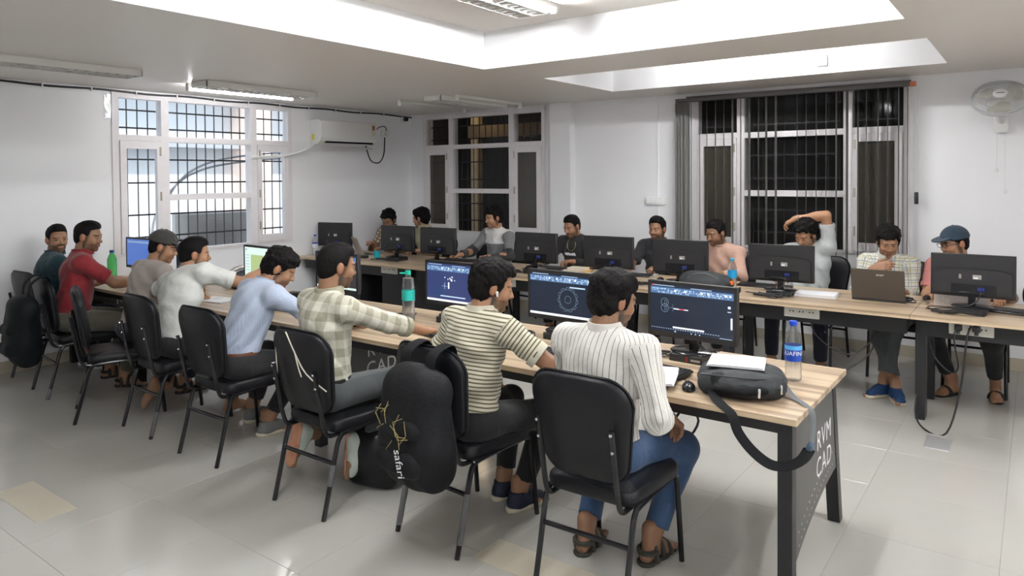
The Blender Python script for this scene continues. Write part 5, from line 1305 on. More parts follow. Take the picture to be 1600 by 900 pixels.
    m = (Y_ > 0.075) & (np.abs(Z_ + 0.065) < 0.009) & (np.abs(X_) < 0.023); T_[m] = base_skin * (0.85, 0.62, 0.62)
    m = (Y_ > 0.055) & (np.abs(Z_ - 0.0215 + 0.12 * np.abs(np.abs(X_) - 0.03)) < 0.0036) & (np.abs(X_) > 0.012) & (np.abs(X_) < 0.052); T_[m] = T_[m] * 0.12
    ex = np.abs(X_) - 0.031
    m = (Y_ > 0.072) & (np.abs(ex) < 0.0115) & (np.abs(Z_ - 0.002) < 0.0042); T_[m] = (0.22, 0.18, 0.15)
    m &= (np.abs(ex) < 0.0055); T_[m] = (0.03, 0.02, 0.016)
    hl = np.maximum((Z_ - 0.074) * 0.94 - (Y_ - 0.088) * 0.35, Z_ * 0.25 - (Y_ - 0.030) * 0.97); fade = np.clip((hl + 0.014) / 0.022, 0, 1)[:, None] * (Y_ < 0.06)[:, None] * (Z_ > -0.095)[:, None] * (idm[:, None] < 15); T_ = T_ * (1 - 0.75 * fade) + 0.004 * fade
    put(V, Q, T_)
    slv = {'long': 1.93, 'roll': 1.12, 'roll2': 1.5, 'short': 0.72, 'none': 0.1}[sleeve]
    for (S_, E_, W_, hs, sd, cl, pt, hspec) in ((SR, ER, WR, hf, 1, curlR, pointR, R), (SL, EL, WL, hf, -1, curlL, False, L)):
        fd = nrm(W_ - E_)
        hd = np.asarray(hspec.get('d', fd * 0.8 + f * 0.2), float); hn = np.asarray(hspec.get('n', u + 0.05 * f), float)
        if abs(nrm(hn) @ nrm(hd)) > 0.97: hn = np.cross(hd, r)
        pr = [cone(E_, W_, 0.041 * s, 0.026 * s), (ell(E_ + fd * 0.07, (0.043 * s, 0.043 * s, 0.08), np.array([np.cross(fd, nrm(np.cross(fd, u + 0.1))), nrm(np.cross(fd, u + 0.1)), fd])), 0.02)]
        if slv < 1.05: pr.append(cone(S_ + (E_ - S_) * 0.35, E_, 0.047 * s, 0.040 * s))
        pr += hand_prims(W_, hd, hn, sd, cl, point=pt, s=s)
        V, Q, _ = sdf_mesh(pr, hh, 0.014)
        put(V, Q, np.tile(base_skin * (1.0, 0.97, 0.95), (len(V), 1)))
    for (Hp, K, A, fd, fu) in FT:
        if not legs: continue
        pr, FP = foot_prims(A, fd, fu)
        sn = nrm(A - K)
        pr.append(cone(K + (A - K) * 0.55, A, 0.042, 0.035))
        if shoes in ('bare', 'sandal', 'slipper') or True:
            V, Q, _ = sdf_mesh(pr, hh * 1.2, 0.015); put(V, Q, np.tile(base_skin * 0.9, (len(V), 1)))
    core = [ell(P + u * 0.03, (0.13, 0.09, 0.09), PF), ell(P + d1 * 0.17, (0.12, 0.085, 0.15), MF_), ell(Wst + d2 * 0.10, (0.135, 0.09, 0.16), CF), cone(SL, SR, 0.04, 0.04), cone(N, N - cu * 0.1, 0.05, 0.06)]
    for (Hp, K, A, fd, fu) in FT: core += [cone(Hp, K, 0.065, 0.05), cone(K, K + (A - K) * 0.6, 0.045, 0.04)]
    for (S_, E_) in ((SR, ER), (SL, EL)): core.append(cone(S_, E_, 0.042, 0.036))
    V, Q, _ = sdf_mesh(core, 0.02, 0.03); put(V, Q, np.tile(base_skin, (len(V), 1)))
    add('body', np.concatenate(Vs), np.concatenate(Qs), m_skin, tint=np.concatenate(Ts))
    # ---- shirt
    loose = 0.012
    sp = [ell(P + u * (0.045 if tuck else 0.02), (0.168 * wide, 0.128, 0.13), PF), ell(P + d1 * 0.16, (0.158 * wide, 0.125, 0.16), MF_), ell(Wst + d2 * 0.10 * s, (0.172 * wide, 0.122, 0.185), CF), ell(Wst + d2 * 0.16 * s - cf * 0.02, (0.165 * wide, 0.10, 0.12), CF),
          (cone(SL, SR, 0.056, 0.056), 0.05), (cone(N - cu * 0.034, SR - cu * 0.005, 0.060, 0.052), 0.05), (cone(N - cu * 0.034, SL - cu * 0.005, 0.060, 0.052), 0.05)]
    ntor = len(sp); arm_ids = {}
    cuts = []
    for (S_, E_, W_) in ((SR, ER, WR), (SL, EL, WL)):
        if slv <= 1.0:
            e = S_ + (E_ - S_) * slv
            arm_ids[len(sp)] = (S_, E_, 0); sp.append((cone(S_ + (E_ - S_) * 0.08, e, 0.061, 0.063), 0.05))
            ad = nrm(E_ - S_)
            cuts.append((e, ad))
        else:
            arm_ids[len(sp)] = (S_, E_, 0); sp.append((cone(S_ + (E_ - S_) * 0.08, E_, 0.060, 0.053), 0.05))
            e = E_ + (W_ - E_) * min(1.0, slv - 1.0)
            arm_ids[len(sp)] = (E_, W_, 1); sp.append((cone(E_, e, 0.054, 0.050 if sleeve.startswith('roll') else 0.040), 0.015))
            cuts.append((e, nrm(W_ - E_)))
    def mk(e, ad):
        def g(X, Y, Z):
            t = (X - e[0]) * ad[0] + (Y - e[1]) * ad[1] + (Z - e[2]) * ad[2]
            d = np.sqrt((X - e[0]) ** 2 + (Y - e[1]) ** 2 + (Z - e[2]) ** 2)
            return np.where(d < 0.10, t, -1.0).astype(np.float32)
        return g
    cf_ = [mk(e, ad) for e, ad in cuts]
    zc = P[2] + (0.045 if tuck else -hem)
    cf_.append(lambda X, Y, Z: (zc - Z + 0 * X + 0 * Y).astype(np.float32))
    w1 = noise3(seed * 7 + 1, 22, 0.013, 6); w2 = noise3(seed * 7 + 2, 55, 0.004, 5)
    def warp(X, Y, Z):
        a = np.sin(38 * (Z + 0.25 * np.sin(7 * X + seed) + 0.25 * np.sin(6 * Y + 2 * seed)) + 5 * X) * np.clip(1.15 - np.abs(Z - P[2] - 0.16) * 3.4, 0, 1) * 0.008
        return w1(X, Y, Z) + w2(X, Y, Z) + a.astype(np.float32)
    V, Q, idm = sdf_mesh(sp, h, 0.05, cf_, warp)
    q = (V - P); mf = nrm(cf + f); ml = nrm(cr + r)
    pu = (q @ ml) + np.sign(q @ ml) * np.clip((q @ mf) + 0.06, 0, 0.3) * 0.9 * (np.abs(q @ ml) > 0.10); pv = q @ nrm(N - P); pw = np.zeros(len(V))
    pat = np.stack([pu, pv, pw], 1)
    for i, (a, b_, k) in arm_ids.items():
        m = idm == i
        if not m.any(): continue
        if k == 1:
            m &= ((V - a) @ nrm(b_ - a)) > 0.035
        else:
            nx_ = arm_ids.get(i + 1)
            if nx_ is not None: m |= (idm == i + 1) & (((V - nx_[0]) @ nrm(nx_[1] - nx_[0])) <= 0.035)
        if not m.any(): continue
        ax = nrm(b_ - a); o1 = nrm(np.cross(ax, u + 0.01 * f)); o2 = np.cross(ax, o1); qq = V[m] - a
        t = qq @ ax
        pat[m] = np.stack([np.arctan2(qq @ o1, qq @ o2) * 0.058, t + 0.29 * k, t / np.linalg.norm(b_ - a) + k + 0.1], 1)
    so_ = add('shirt', V, Q, shirt, pat=pat)
    # collar and cuffs
    def pring(name, mb, parent):
        me = finish(mb.mesh(name), shirt); n_ = len(me.vertices); A9 = np.zeros((n_, 3)); A9[:, 0] = 0.0125; A9[:, 1] = 0.45 if collar == 'crew' else 0.0125; set_attr(me, 'pat', A9); return obj(name, me, None, parent)
    def ring(c, axis, rad, thick, height, n=20, front=None, e2=1.0):
        axis = nrm(axis); a = nrm(np.cross(axis, cr + 0.01)); a = nrm(cf - axis * (cf @ axis)) if abs(axis @ cf) < 0.9 else a; b_ = np.cross(axis, a)
        mb = MB(); vs = []; fs = []
        prof = [(-thick, -height), (thick, -height), (thick * 0.6, height), (-thick * 0.2, height * 1.05), (-thick, height * 0.8)]
        for k in range(n):
            an = 2 * PI * k / n
            for (pr_, pz) in prof:
                R_ = rad + pr_
                vs.append(tuple(c - base + a * math.cos(an) * R_ * e2 + b_ * math.sin(an) * R_ + axis * pz))
        m_ = len(prof)
        for k in range(n):
            for j in range(m_): fs.append((k * m_ + j, k * m_ + (j + 1) % m_, ((k + 1) % n) * m_ + (j + 1) % m_, ((k + 1) % n) * m_ + j))
        return mb.add(vs, fs)
    na = nrm(Hd(0, -0.030, -0.050) - N)
    if collar == 'shirt': pring('collar', ring(N + na * 0.016 + cf * 0.004, nrm(na - cf * 0.25), 0.070, 0.007, 0.027, e2=1.05), so_)
    elif collar == 'crew': pring('collar', ring(N + na * 0.004 + cf * 0.004, nrm(na - cf * 0.35), 0.068, 0.007, 0.008, e2=1.05), so_)
    if sleeve.startswith('roll') or sleeve == 'short':
        for e, ad in cuts: pring('cuff', ring(e - ad * 0.012, ad, 0.052 if sleeve.startswith('roll') else 0.061, 0.006, 0.018), so_)
    # ---- trousers
    if legs:
        tp = [ell(P + u * 0.005, (0.172 * wide, 0.14, 0.105), PF)]
        tcut = []
        for (Hp, K, A, fd, fu) in FT:
            tp += [(cone(Hp, K, 0.092, 0.070), 0.05), (ell(Hp - f * 0.03 - u * 0.01, (0.09, 0.11, 0.075), PF), 0.05)]
            e = A + (K - A) * (0.10 + cuff)
            tp.append((cone(K, e, 0.068, 0.053), 0.03)); tcut.append((e, nrm(A - K)))
        cfs = [mk(e, ad) for e, ad in tcut]
        zt = P[2] + 0.065
        cfs.append(lambda X, Y, Z: (Z - zt + 0 * X + 0 * Y).astype(np.float32))
        w3 = noise3(seed * 5 + 3, 30, 0.009, 6)
        V, Q, _ = sdf_mesh(tp, h * 1.1, 0.04, cfs, w3)
        to = add('trousers', V, Q, trousers, pat=np.stack([V[:, 0], V[:, 2], V[:, 1]], 1))
        if belt:
            pts = [tuple(P - base + u * 0.058 + r * math.cos(a * PI / 14) * 0.171 * wide + f * math.sin(a * PI / 14) * 0.135) for a in range(29)]
            obj('belt', MB().tube(pts, 0.019, 8, flat=(1, 0, 0.01), caps=False), belt, to)
        # footwear
        for (Hp, K, A, fd, fu) in FT:
            fu2 = nrm(fu - fd * (fu @ fd)); fsd = np.cross(fd, fu2)
            FP = lambda a, b_, c: A + fd * a + fsd * b_ + fu2 * c
            FR = np.array([fsd, fd, fu2])
            plane = lambda zz, sg: (lambda X, Y, Z: (sg * ((X - A[0]) * fu2[0] + (Y - A[1]) * fu2[1] + (Z - A[2]) * fu2[2] - zz)).astype(np.float32))
            sole_pr = [cone(FP(-0.045, 0, -0.07), FP(0.05, 0, -0.07), 0.042, 0.040), cone(FP(0.05, 0, -0.07), FP(0.125, 0.0, -0.07), 0.046, 0.043)]
            if shoes == 'bare': continue
            if shoes == 'shoe':
                up = [cone(FP(-0.035, 0, -0.055), FP(0.05, 0, -0.05), 0.040, 0.040), cone(FP(0.03, 0, -0.03), FP(0.125, 0, -0.058), 0.040, 0.034), cone(FP(-0.02, 0, -0.03), FP(-0.02, 0, 0.005), 0.043, 0.043)]
                V, Q, _ = sdf_mesh(up, 0.007, 0.03, [plane(-0.083, -1), plane(0.012, 1)])
                uo = add('shoe', V, Q, shoe_col)
                V, Q, _ = sdf_mesh(sole_pr, 0.007, 0.02, [plane(-0.085, -1), plane(-0.072 if sole_col is SO_orange else -0.060, 1)])
                add('sole', V, Q, sole_col or M_whitep, uo)
                mb = MB()
                for k in range(4): mb.tube([tuple(FP(0.03 + 0.018 * k, -0.03, -0.008 - 0.009 * k) - base), tuple(FP(0.03 + 0.018 * k, 0, 0.010 - 0.010 * k) - base), tuple(FP(0.03 + 0.018 * k, 0.03, -0.008 - 0.009 * k) - base)], 0.0035, 5)
                obj('laces', mb, M_whitep if sole_col is None else sole_col, uo)['kind'] = 'stuff'
            else:
                V, Q, _ = sdf_mesh(sole_pr, 0.007, 0.02, [plane(-0.086, -1), plane(-0.070, 1)])
                uo = add('sandal', V, Q, shoe_col)
                mb = MB()
                arcs = ((0.085, 0.045, -0.028), (0.03, 0.043, 0.005), (-0.02, 0.042, 0.012)) if shoes == 'sandal' else ((0.07, 0.046, -0.022),)
                for (a, rr_, zt_) in arcs:
                    mb.tube([tuple(FP(a + (0.0 if shoes == 'sandal' else -0.02 * abs(math.cos(t * PI / 8))), rr_ * math.cos(t * PI / 8), -0.075 + (zt_ + 0.078) * math.sin(t * PI / 8)) - base) for t in range(9)], 0.013, 6)
                if shoes == 'sandal': mb.tube([tuple(FP(-0.02 - 0.05 * math.sin(t * PI / 8), 0.042 * math.cos(t * PI / 8), -0.03) - base) for t in range(9)], 0.013, 6)
                obj('strap', mb, shoe_col, uo)
    # ---- hair or cap
    A_ = {'short': 0.003, 'crop': 0.0018, 'mop': 0.008, 'curly': 0.010}[hair] if hair_amp is None else hair_amp
    thick = {'short': 0.008, 'crop': 0.005, 'mop': 0.016, 'curly': 0.017}[hair] * (0.2 if cap else 1)
    hp2 = [ell(Hd(0, -0.014, 0.034), (0.076 + thick * 0.6, 0.098 + thick * 0.7, 0.088 + thick * 1.2), HF)]
    if hair in ('mop', 'curly'): hp2 += [(ell(Hd(0, 0.038, 0.085), (0.066, 0.056, 0.045), HF), 0.03), (ell(Hd(0.0, -0.035, 0.070), (0.088, 0.085, 0.062), HF), 0.03), (ell(Hd(0.0, -0.055, -0.01), (0.072, 0.062, 0.075), HF), 0.03)]
    hp2 += [(ell(Hd(0.0, -0.048, -0.018), (0.066, 0.058, 0.066), HF), 0.02)]
    if hair in ('short', 'crop') and not cap: hp2 += [(ell(Hd(0, 0.025, 0.088), (0.055, 0.058, 0.036 + thick), HF), 0.03)]
    hn_ = nrm(np.array([0, -0.35, 0.94])); hn2_ = nrm(np.array([0, -0.97, 0.25])); nv2 = HF.T @ hn2_; pb0 = HC + HF.T @ np.array([0, 0.030, 0.0]); p0 = np.array([0, 0.088, 0.078]) if hair != 'mop' else np.array([0, 0.092, 0.058])
    if hair == 'crop': p0 = np.array([0, 0.085, 0.074])
    if cap: p0 = np.array([0, 0.06, 0.03])
    nv = HF.T @ hn_; pw0 = HC + HF.T @ p0
    nw = noise3(seed + 50, 90 if hair == 'curly' else 60, A_ * 2.2, 7); nw2 = noise3(seed + 51, 200, A_ * 1.0, 6)
    cut1 = lambda X, Y, Z: (np.minimum(-((X - pw0[0]) * nv[0] + (Y - pw0[1]) * nv[1] + (Z - pw0[2]) * nv[2]), -((X - pb0[0]) * nv2[0] + (Y - pb0[1]) * nv2[1] + (Z - pb0[2]) * nv2[2])) + nw(X, Y, Z) * 1.3).astype(np.float32)
    pn = HC - hu * (0.088 if hair != 'crop' else 0.078)
    cut2 = lambda X, Y, Z: (-((X - pn[0]) * hu[0] + (Y - pn[1]) * hu[1] + (Z - pn[2]) * hu[2])).astype(np.float32)
    cut3 = None
    # keep ears free
    ears = [(ell(Hd(sx * 0.088, 0.012, -0.018), (0.020, 0.034, 0.042), HF), -0.008) for sx in (-1, 1)]
    V, Q, _ = sdf_mesh(hp2 + ears, min(h * 0.62, 0.006), 0.03, [cut1, cut2], lambda X, Y, Z: nw(X, Y, Z) + nw2(X, Y, Z))
    add('hair', V, Q, m_hair)
    if cap:
        cp = HC + hu * 0.036
        cc = lambda X, Y, Z: (-((X - cp[0]) * hu[0] + (Y - cp[1]) * hu[1] + (Z - cp[2]) * hu[2])).astype(np.float32)
        V, Q, _ = sdf_mesh([ell(Hd(0, -0.012, 0.040), (0.089, 0.112, 0.100), HF)], 0.006, 0.02, [cc])
        co = add('cap', V, Q, cap)
        cb2 = HC + hu * 0.052
        cc2 = lambda X, Y, Z: (np.abs((X - cb2[0]) * hu[0] + (Y - cb2[1]) * hu[1] + (Z - cb2[2]) * hu[2] + 0.18 * ((X - HC[0]) * hf[0] + (Y - HC[1]) * hf[1] + (Z - HC[2]) * hf[2] - 0.1)) - 0.005).astype(np.float32)
        V, Q, _ = sdf_mesh([ell(Hd(0, 0.095, 0.045), (0.075, 0.075, 0.06), HF)], 0.005, 0.02, [cc2])
        add('cap_peak', V, Q, cap, co)
        obj('cap_button', MB().lathe([(0.001, 0.005), (0.008, 0.003), (0.010, 0)], 10, Matrix.Translation(Hd(0, -0.012, 0.139) - base)), cap, co)
    if glasses:
        g = MB()
        for sx in (-1, 1):
            g.tube([tuple(Hd(sx * 0.033 + 0.024 * math.cos(t * PI / 8), 0.103, 0.0 + 0.019 * math.sin(t * PI / 8)) - base) for t in range(17)], 0.002, 5)
            g.tube([tuple(Hd(sx * 0.057, 0.10, 0.004) - base), tuple(Hd(sx * 0.080, 0.0, 0.006) - base)], 0.002, 5)
        obj('glasses', g, M_black, root)
    for fn_ in extras: fn_(root, dict(Hd=Hd, base=base, N=N, cr=cr, cf=cf, cu=cu, P=P, WR=WR, WL=WL, ER=ER, EL=EL))
    return root
V3 = lambda *a: np.array(a, float)
jean = lambda n, c: cloth(n, c, 'plain', rough=0.85)
T_black = jean('black_trousers', (0.010, 0.010, 0.012)); T_blue = jean('blue_jeans', (0.035, 0.075, 0.16)); T_grey = jean('grey_jeans', (0.075, 0.085, 0.09)); T_navy = jean('navy_trousers', (0.010, 0.013, 0.026)); T_olive = jean('olive_trousers', (0.075, 0.070, 0.052))
SH_navy = mat('navy_shoe', (0.012, 0.018, 0.04), 0.6); SH_blue = mat('blue_shoe', (0.015, 0.05, 0.14), 0.6); SH_grey = mat('grey_shoe', (0.14, 0.145, 0.14), 0.6); SH_mint = mat('mint_shoe', (0.55, 0.62, 0.56), 0.5, noise=0.2, nscale=20); SH_sandal = mat('dark_olive_sandal', (0.035, 0.035, 0.028), 0.7); SH_black = mat('black_sandal', (0.012, 0.012, 0.013), 0.6)
SO_cream = mat('cream_sole', (0.55, 0.50, 0.38), 0.6); SO_orange = mat('orange_sole', (0.52, 0.25, 0.15), 0.6, noise=0.45, nscale=22); SO_white = mat('white_sole', (0.7, 0.7, 0.68), 0.6)
BELT_br = mat('brown_leather', (0.12, 0.045, 0.018), 0.5); BELT_bk = mat('black_leather', (0.012, 0.012, 0.012), 0.4)
c_A = cloth('white_pinstripe', (0.66, 0.64, 0.60), 'vstripe', (0.07, 0.068, 0.065), period=0.024, duty=0.10)
c_B = cloth('olive_stripe_knit', (0.60, 0.57, 0.46), 'hstripe', (0.13, 0.11, 0.055), period=0.0185, duty=0.38)
c_C = cloth('cream_plaid', (0.62, 0.60, 0.51), 'plaid', (0.31, 0.30, 0.22), period=0.095)
c_D = cloth('light_blue_cotton', (0.42, 0.48, 0.60), 'vstripe', (0.36, 0.42, 0.54), period=0.012, duty=0.4)
c_E = cloth('white_tee', (0.60, 0.61, 0.58))
c_F = cloth('beige_tee', (0.36, 0.32, 0.29))
c_G = cloth('red_knit', (0.20, 0.010, 0.016))
c_H = cloth('teal_cotton', (0.012, 0.045, 0.060))
c_1 = cloth('cream_print', (0.55, 0.50, 0.42), 'check', (0.22, 0.13, 0.08), period=0.05, duty=0.35)
c_2 = cloth('olive_cotton', (0.27, 0.26, 0.16))
c_3 = cloth('block_sweater', (0.62, 0.61, 0.60), 'block', (0.17, 0.17, 0.175), c3=(0.025, 0.025, 0.028), level=0.36)
c_4 = cloth('black_tee', (0.012, 0.012, 0.013)); c_5 = cloth('black_polo', (0.014, 0.015, 0.018)); c_6 = cloth('peach_knit', (0.50, 0.32, 0.25), 'hstripe', (0.44, 0.27, 0.205), period=0.012, duty=0.4); c_7 = cloth('pale_grey_tee', (0.52, 0.55, 0.55))
c_8 = cloth('yellow_check', (0.66, 0.65, 0.58), 'check', (0.42, 0.38, 0.16), period=0.05, duty=0.10, c3=(0.26, 0.30, 0.34)); c_9 = cloth('pink_tee', (0.55, 0.22, 0.20))
cap_n = cloth('navy_cap_cloth', (0.020, 0.040, 0.065)); cap_g = cloth('charcoal_cap_cloth', (0.035, 0.034, 0.030))
def earbud(root, k):
    o = obj('earbud', MB().tube([tuple(k['Hd'](0.088, 0.008, -0.010) - k['base']), tuple(k['Hd'](0.088, 0.016, -0.034) - k['base'])], [0.007, 0.004], 8), M_white, root); o['label'] = 'white earbud'
def thread(root, k):
    ax = nrm(k['WR'] - k['ER']); a = nrm(np.cross(ax, V3(0, 0, 1))); b_ = np.cross(ax, a); c = k['WR'] - ax * 0.02 - k['base']
    obj('wrist_thread', MB().tube([tuple(c + (a * math.cos(t * PI / 8) + b_ * math.sin(t * PI / 8)) * 0.029) for t in range(17)], 0.005, 5), mat('red_thread', (0.45, 0.03, 0.02), 0.7), root)
def watch(root, k):
    ax = nrm(k['WL'] - k['EL']); a = nrm(np.cross(ax, V3(0, 0, 1))); b_ = np.cross(ax, a); c = k['WL'] - ax * 0.02 - k['base']
    obj('wrist_band', MB().tube([tuple(c + (a * math.cos(t * PI / 8) + b_ * math.sin(t * PI / 8)) * 0.029) for t in range(17)], 0.006, 5), M_silver, root)
def necklace(root, k):
    N, cr, cf, cu, base = (k[q] for q in ('N', 'cr', 'cf', 'cu', 'base'))
    pts = [tuple(N + cr * 0.055 * math.sin(t) + cf * (0.075 + 0.045 * (1 + math.cos(t)) / 2) - cu * (0.0 + 0.13 * (1 + math.cos(t)) / 2) - base) for t in np.linspace(-2.6, 2.6, 15)]
    obj('necklace', MB().tube(pts, 0.003, 5), mat('dull_gold', (0.45, 0.36, 0.2), 0.3, metal=0.8), root)
    c = N + cf * 0.118 - cu * 0.17 - base
    mb = MB(); r2 = random.Random(2)
    for j in range(7):
        p = c + cr * (-0.06 + 0.02 * j); mb.tube([tuple(p - cu * 0.014), tuple(p + cr * 0.012 + cu * (0.012 + 0.008 * r2.random()) + cf * 0.004), tuple(p + cr * 0.02 - cu * 0.006)], 0.005, 5)
    obj('chest_print', mb, M_whitep, root)
UP = V3(0, 0, 1)
# ---- front row, backs to the camera
person('man in a white pinstripe shirt and blue jeans, seated nearest the camera', -1.51, 2.68, 88, c_A, T_blue, 62, 12, lean=4, R=dict(w=(-1.28, 2.86, 0.66), d=(0.1, 0.6, -0.5)), L=dict(w=(-1.66, 3.06, 0.80)), poleR=V3(0.5, -0.6, -0.9), footR=dict(p=(-1.36, 2.87), d=(0.15, 1, 0)), footL=dict(p=(-1.64, 2.78), d=(-0.1, 1, 0)), sleeve='roll', hem=0.10, hair='mop', hair_amp=0.005, beard=0.8, shoes='sandal', shoe_col=SH_sandal, h=0.0075, seed=3, hz=0.525, cuff=0.05, tone=0.85, wide=1.06)
person('man in an olive and cream striped polo with a white earbud', -2.21, 2.64, 80, c_B, T_black, 48, 14, lean=9, R=dict(w=(-1.84, 3.02, 0.795), d=(0.1, 1, -0.1)), L=dict(w=(-2.30, 2.86, 0.70), d=(0.2, 0.5, -0.9), n=(-0.4, 0.7, 0.4)), poleR=V3(0.9, -0.3, -0.6), footR=dict(p=(-2.12, 2.93), d=(0.3, 1, 0)), footL=dict(p=(-2.26, 2.99), d=(0.4, 0.9, 0)), sleeve='short', hem=0.10, hair='curly', hair_amp=0.006, beard=0.8, shoes='shoe', shoe_col=SH_navy, sole_col=SO_cream, h=0.0075, seed=4, collar='shirt', hz=0.535, cuff=0.06, extras=(earbud,))
person('man in a cream and olive plaid shirt, seen from behind', -3.08, 2.46, 80, c_C, T_grey, 72, 8, lean=4, R=dict(w=(-2.80, 3.02, 0.80), d=(0.3, 1, -0.1)), L=dict(w=(-3.45, 2.95, 0.80)), poleR=V3(0.9, -0.3, -0.5), footR=dict(p=(-2.93, 2.60), z=0.24, d=(0.15, -0.25, -1), u=(0.9, 0.5, 0), pole=V3(0.25, 0.8, 0.5)), footL=dict(p=(-3.36, 2.56), z=0.22, d=(0.0, -0.3, -1), u=(0, 1, 0), pole=V3(-0.3, 0.8, 0.5)), sleeve='roll2', tuck=True, hair='crop', beard=0.8, shoes='shoe', shoe_col=SH_mint, sole_col=SO_orange, h=0.0075, seed=5, belt=BELT_bk, hz=0.57, neck_up=0.015, cuff=0.06, tone=0.8)
person('man in a light blue shirt bending over the desk', -4.05, 2.56, 80, c_D, T_black, 46, 30, lean=23, R=dict(w=(-3.86, 3.05, 0.79), d=(0.4, 1, 0)), L=dict(w=(-4.45, 3.08, 0.79)), poleR=V3(1, -0.2, -0.3), footR=dict(p=(-4.10, 2.82), d=(0.1, 1, 0)), footL=dict(p=(-4.42, 2.92), d=(-0.2, 1, 0)), sleeve='long', tuck=True, hair='mop', beard=0.3, shoes='shoe', shoe_col=SH_grey, sole_col=SO_cream, h=0.009, seed=6, belt=BELT_br, cuff=0.10)
person('man in a white t-shirt pointing at a pale green screen', -4.86, 2.60, 92, c_E, T_black, 66, 6, lean=17, side=-9, R=dict(w=(-4.66, 3.22, 1.03), d=(-0.15, 0.75, 0.35), n=(0.7, -0.2, 0.6)), L=dict(w=(-5.30, 2.98, 0.80)), poleR=V3(0.7, 0, -0.7), poleL=V3(-0.9, -0.1, -0.3), footR=dict(p=(-4.72, 2.95)), footL=dict(p=(-5.20, 2.66), z=0.17, d=(-0.2, -0.3, -1), u=(0.1, 1, 0)), sleeve='short', hem=0.08, hair='crop', beard=0.7, shoes='bare', collar='crew', h=0.009, seed=7, curlR=12, pointR=True, shoulder_lift=(0.03, 0), extras=(thread,), wide=1.08)
person('man in a charcoal cap and beige top, half hidden by the white t-shirt', -5.56, 2.70, 86, c_F, T_navy, 50, 16, lean=13, R=dict(w=(-5.45, 3.08, 0.80)), L=dict(w=(-5.80, 3.08, 0.80)), footR=dict(p=(-5.45, 3.0)), footL=dict(p=(-5.7, 3.0)), sleeve='roll2', hair='crop', cap=cap_g, beard=0.3, shoes='sandal', shoe_col=SH_black, collar='crew', h=0.010, seed=8)
person('man in a red polo with his hands on a keyboard', -6.30, 2.53, 70, c_G, T_olive, 40, 8, lean=7, R=dict(w=(-6.16, 2.98, 0.83), d=(0.0, 1, 0)), L=dict(w=(-6.50, 2.98, 0.82)), poleR=V3(0.8, -0.3, -0.6), footR=dict(p=(-6.02, 2.80), d=(0.6, 0.6, 0)), footL=dict(p=(-6.40, 2.86)), sleeve='short', hem=0.05, hair='crop', beard=0.6, shoes='sandal', shoe_col=SH_black, h=0.010, seed=9, tone=0.9, hz=0.575, scale=1.04, neck_up=0.01)
person('man in a teal shirt at the left wall, turning his face to the room', -6.93, 2.60, 80, c_H, T_navy, -2, 2, lean=4, R=dict(w=(-6.75, 2.92, 0.70)), L=dict(w=(-7.08, 2.92, 0.78)), footR=dict(p=(-6.8, 2.95)), footL=dict(p=(-7.05, 2.95)), sleeve='long', hair='short', beard=0.7, shoes='shoe', shoe_col=SH_navy, h=0.010, seed=10, hz=0.545, wide=0.95)
# ---- back row, facing the camera
person('man in a cream printed shirt, face hidden behind a monitor in the corner', -6.80, 6.66, 272, c_1, T_black, 290, 28, lean=10, R=dict(w=(-6.95, 6.34, 0.84)), L=dict(w=(-6.62, 6.28, 0.80)), hair='curly', beard=0.2, sleeve='roll', h=0.011, seed=11, shoes='shoe', shoe_col=SH_navy, hz=0.54, tone=0.8)
person('man in an olive shirt turning his head away to the corner', -6.24, 6.68, 262, c_2, T_black, 196, 8, lean=8, R=dict(w=(-6.40, 6.30, 0.80)), L=dict(w=(-6.05, 6.28, 0.80)), hair='mop', beard=0.1, sleeve='roll', h=0.011, seed=12, shoes='shoe', shoe_col=SH_navy, hz=0.55)
person('man in a white and grey block sweater with black cuffs', -5.08, 6.66, 262, c_3, T_grey, 246, 8, lean=5, R=dict(w=(-5.34, 6.24, 0.80), d=(-0.6, -0.7, 0)), L=dict(w=(-4.93, 6.24, 0.80), d=(-0.5, -0.6, 0)), hair='mop', beard=0.3, sleeve='long', collar='crew', h=0.009, seed=13, shoes='shoe', shoe_col=SH_navy, hz=0.57, neck_up=0.015, tone=1.15, curlL=60, poleL=V3(0.7, 0.2, -0.6))
person('man in a black tee with a necklace, looking down at his screen', -4.08, 6.78, 266, c_4, T_black, 258, 18, lean=6, R=dict(w=(-4.26, 6.32, 0.80)), L=dict(w=(-3.90, 6.36, 0.80)), hair='crop', beard=0.7, sleeve='long', collar='crew', h=0.009, seed=14, shoes='shoe', shoe_col=SH_navy, hz=0.525, extras=(necklace,))
person('man in a black polo seated before the wall conduit', -3.10, 6.80, 266, c_5, T_black, 268, 6, lean=6, R=dict(w=(-3.25, 6.36, 0.80)), L=dict(w=(-2.92, 6.36, 0.80)), hair='short', beard=0.7, sleeve='short', h=0.009, seed=15, shoes='shoe', shoe_col=SH_navy, hz=0.525, tone=0.85)
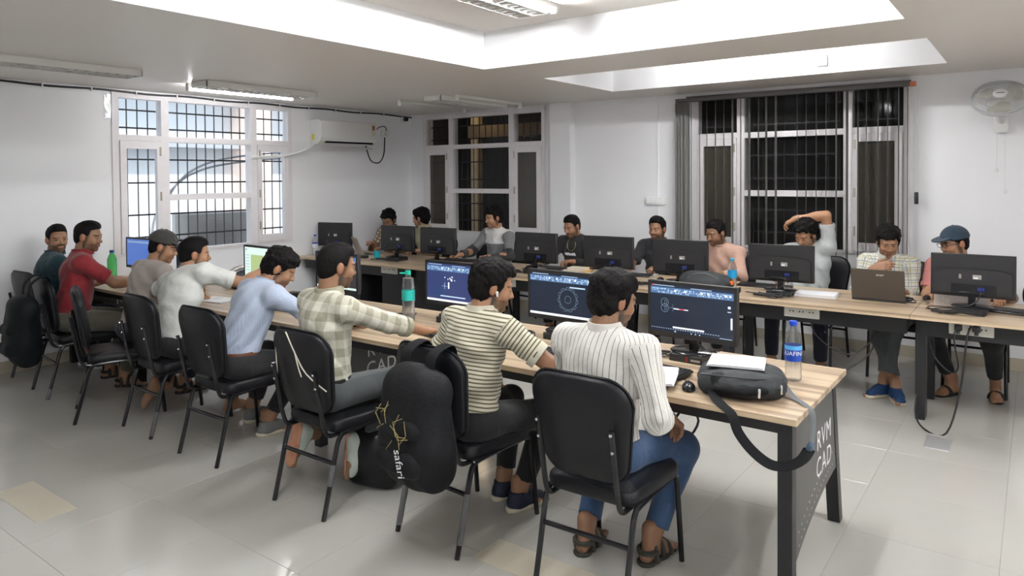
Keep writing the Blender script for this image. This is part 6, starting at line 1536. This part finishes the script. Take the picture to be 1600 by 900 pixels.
person('man in a peach sweater, chin behind his monitor', -2.42, 6.70, 262, c_6, T_black, 248, 16, lean=7, R=dict(w=(-2.60, 6.30, 0.82)), L=dict(w=(-2.28, 6.22, 0.81), d=(-0.8, -0.5, 0)), hair='short', hair_amp=0.004, beard=0.7, sleeve='long', collar='crew', h=0.009, seed=16, shoes='shoe', shoe_col=SH_navy, hz=0.525, tone=0.82)
person('man in a pale grey tee resting one arm over his head', -1.64, 6.74, 268, c_7, T_navy, 250, 30, head_roll=-8, lean=3, R=dict(w=(-1.80, 6.34, 0.80)), L=dict(w=(-1.74, 6.66, 1.30), d=(-1, 0.0, -0.5), n=(-0.3, -0.2, 1)), poleL=V3(1, 0, 0.25), hair='curly', beard=0.4, sleeve='short', collar='crew', h=0.009, seed=17, shoes='shoe', shoe_col=SH_navy, hz=0.555, shoulder_lift=(0, 0.05), footR=dict(p=(-1.86, 6.32)), footL=dict(p=(-1.46, 6.36)), extras=(watch,), tone=1.2)
person('man in a yellow and white check shirt with a hand on his chin', -0.98, 6.62, 266, c_8, T_grey, 286, 20, lean=8, R=dict(w=(-1.06, 6.36, 0.93), d=(0.9, -0.1, 0.35), n=(0.1, -0.9, 0.5)), L=dict(w=(-0.88, 6.30, 0.79)), poleR=V3(-0.35, -0.2, -0.95), poleL=V3(0.2, 0.3, -1), wide=0.9, hair='mop', beard=0.2, sleeve='roll2', h=0.009, seed=18, shoes='shoe', shoe_col=SH_blue, sole_col=SO_cream, hz=0.525, footR=dict(p=(-0.84, 5.98), d=(0.35, -0.9, 0)), footL=dict(p=(-0.94, 6.04), d=(-0.5, -0.8, 0.0)), cuff=0.12, curlR=20)
person('man in a navy cap, glasses and a pink tee at the last monitor', -0.48, 6.66, 262, c_9, T_black, 222, 10, lean=8, R=dict(w=(-0.66, 6.26, 0.81), d=(0, -1, -0.2)), poleR=V3(-0.25, 0.2, -1), wide=0.93, L=dict(w=(-0.22, 6.26, 0.81), d=(0.1, -1, -0.1)), hair='short', cap=cap_n, beard=0.2, sleeve='short', collar='crew', h=0.009, seed=19, shoes='slipper', shoe_col=SH_black, hz=0.525, footR=dict(p=(-0.52, 6.38), d=(-0.5, -0.8, 0)), footL=dict(p=(-0.24, 6.44), d=(0.1, -1, 0)), cuff=0.14, glasses=True, tone=1.15)
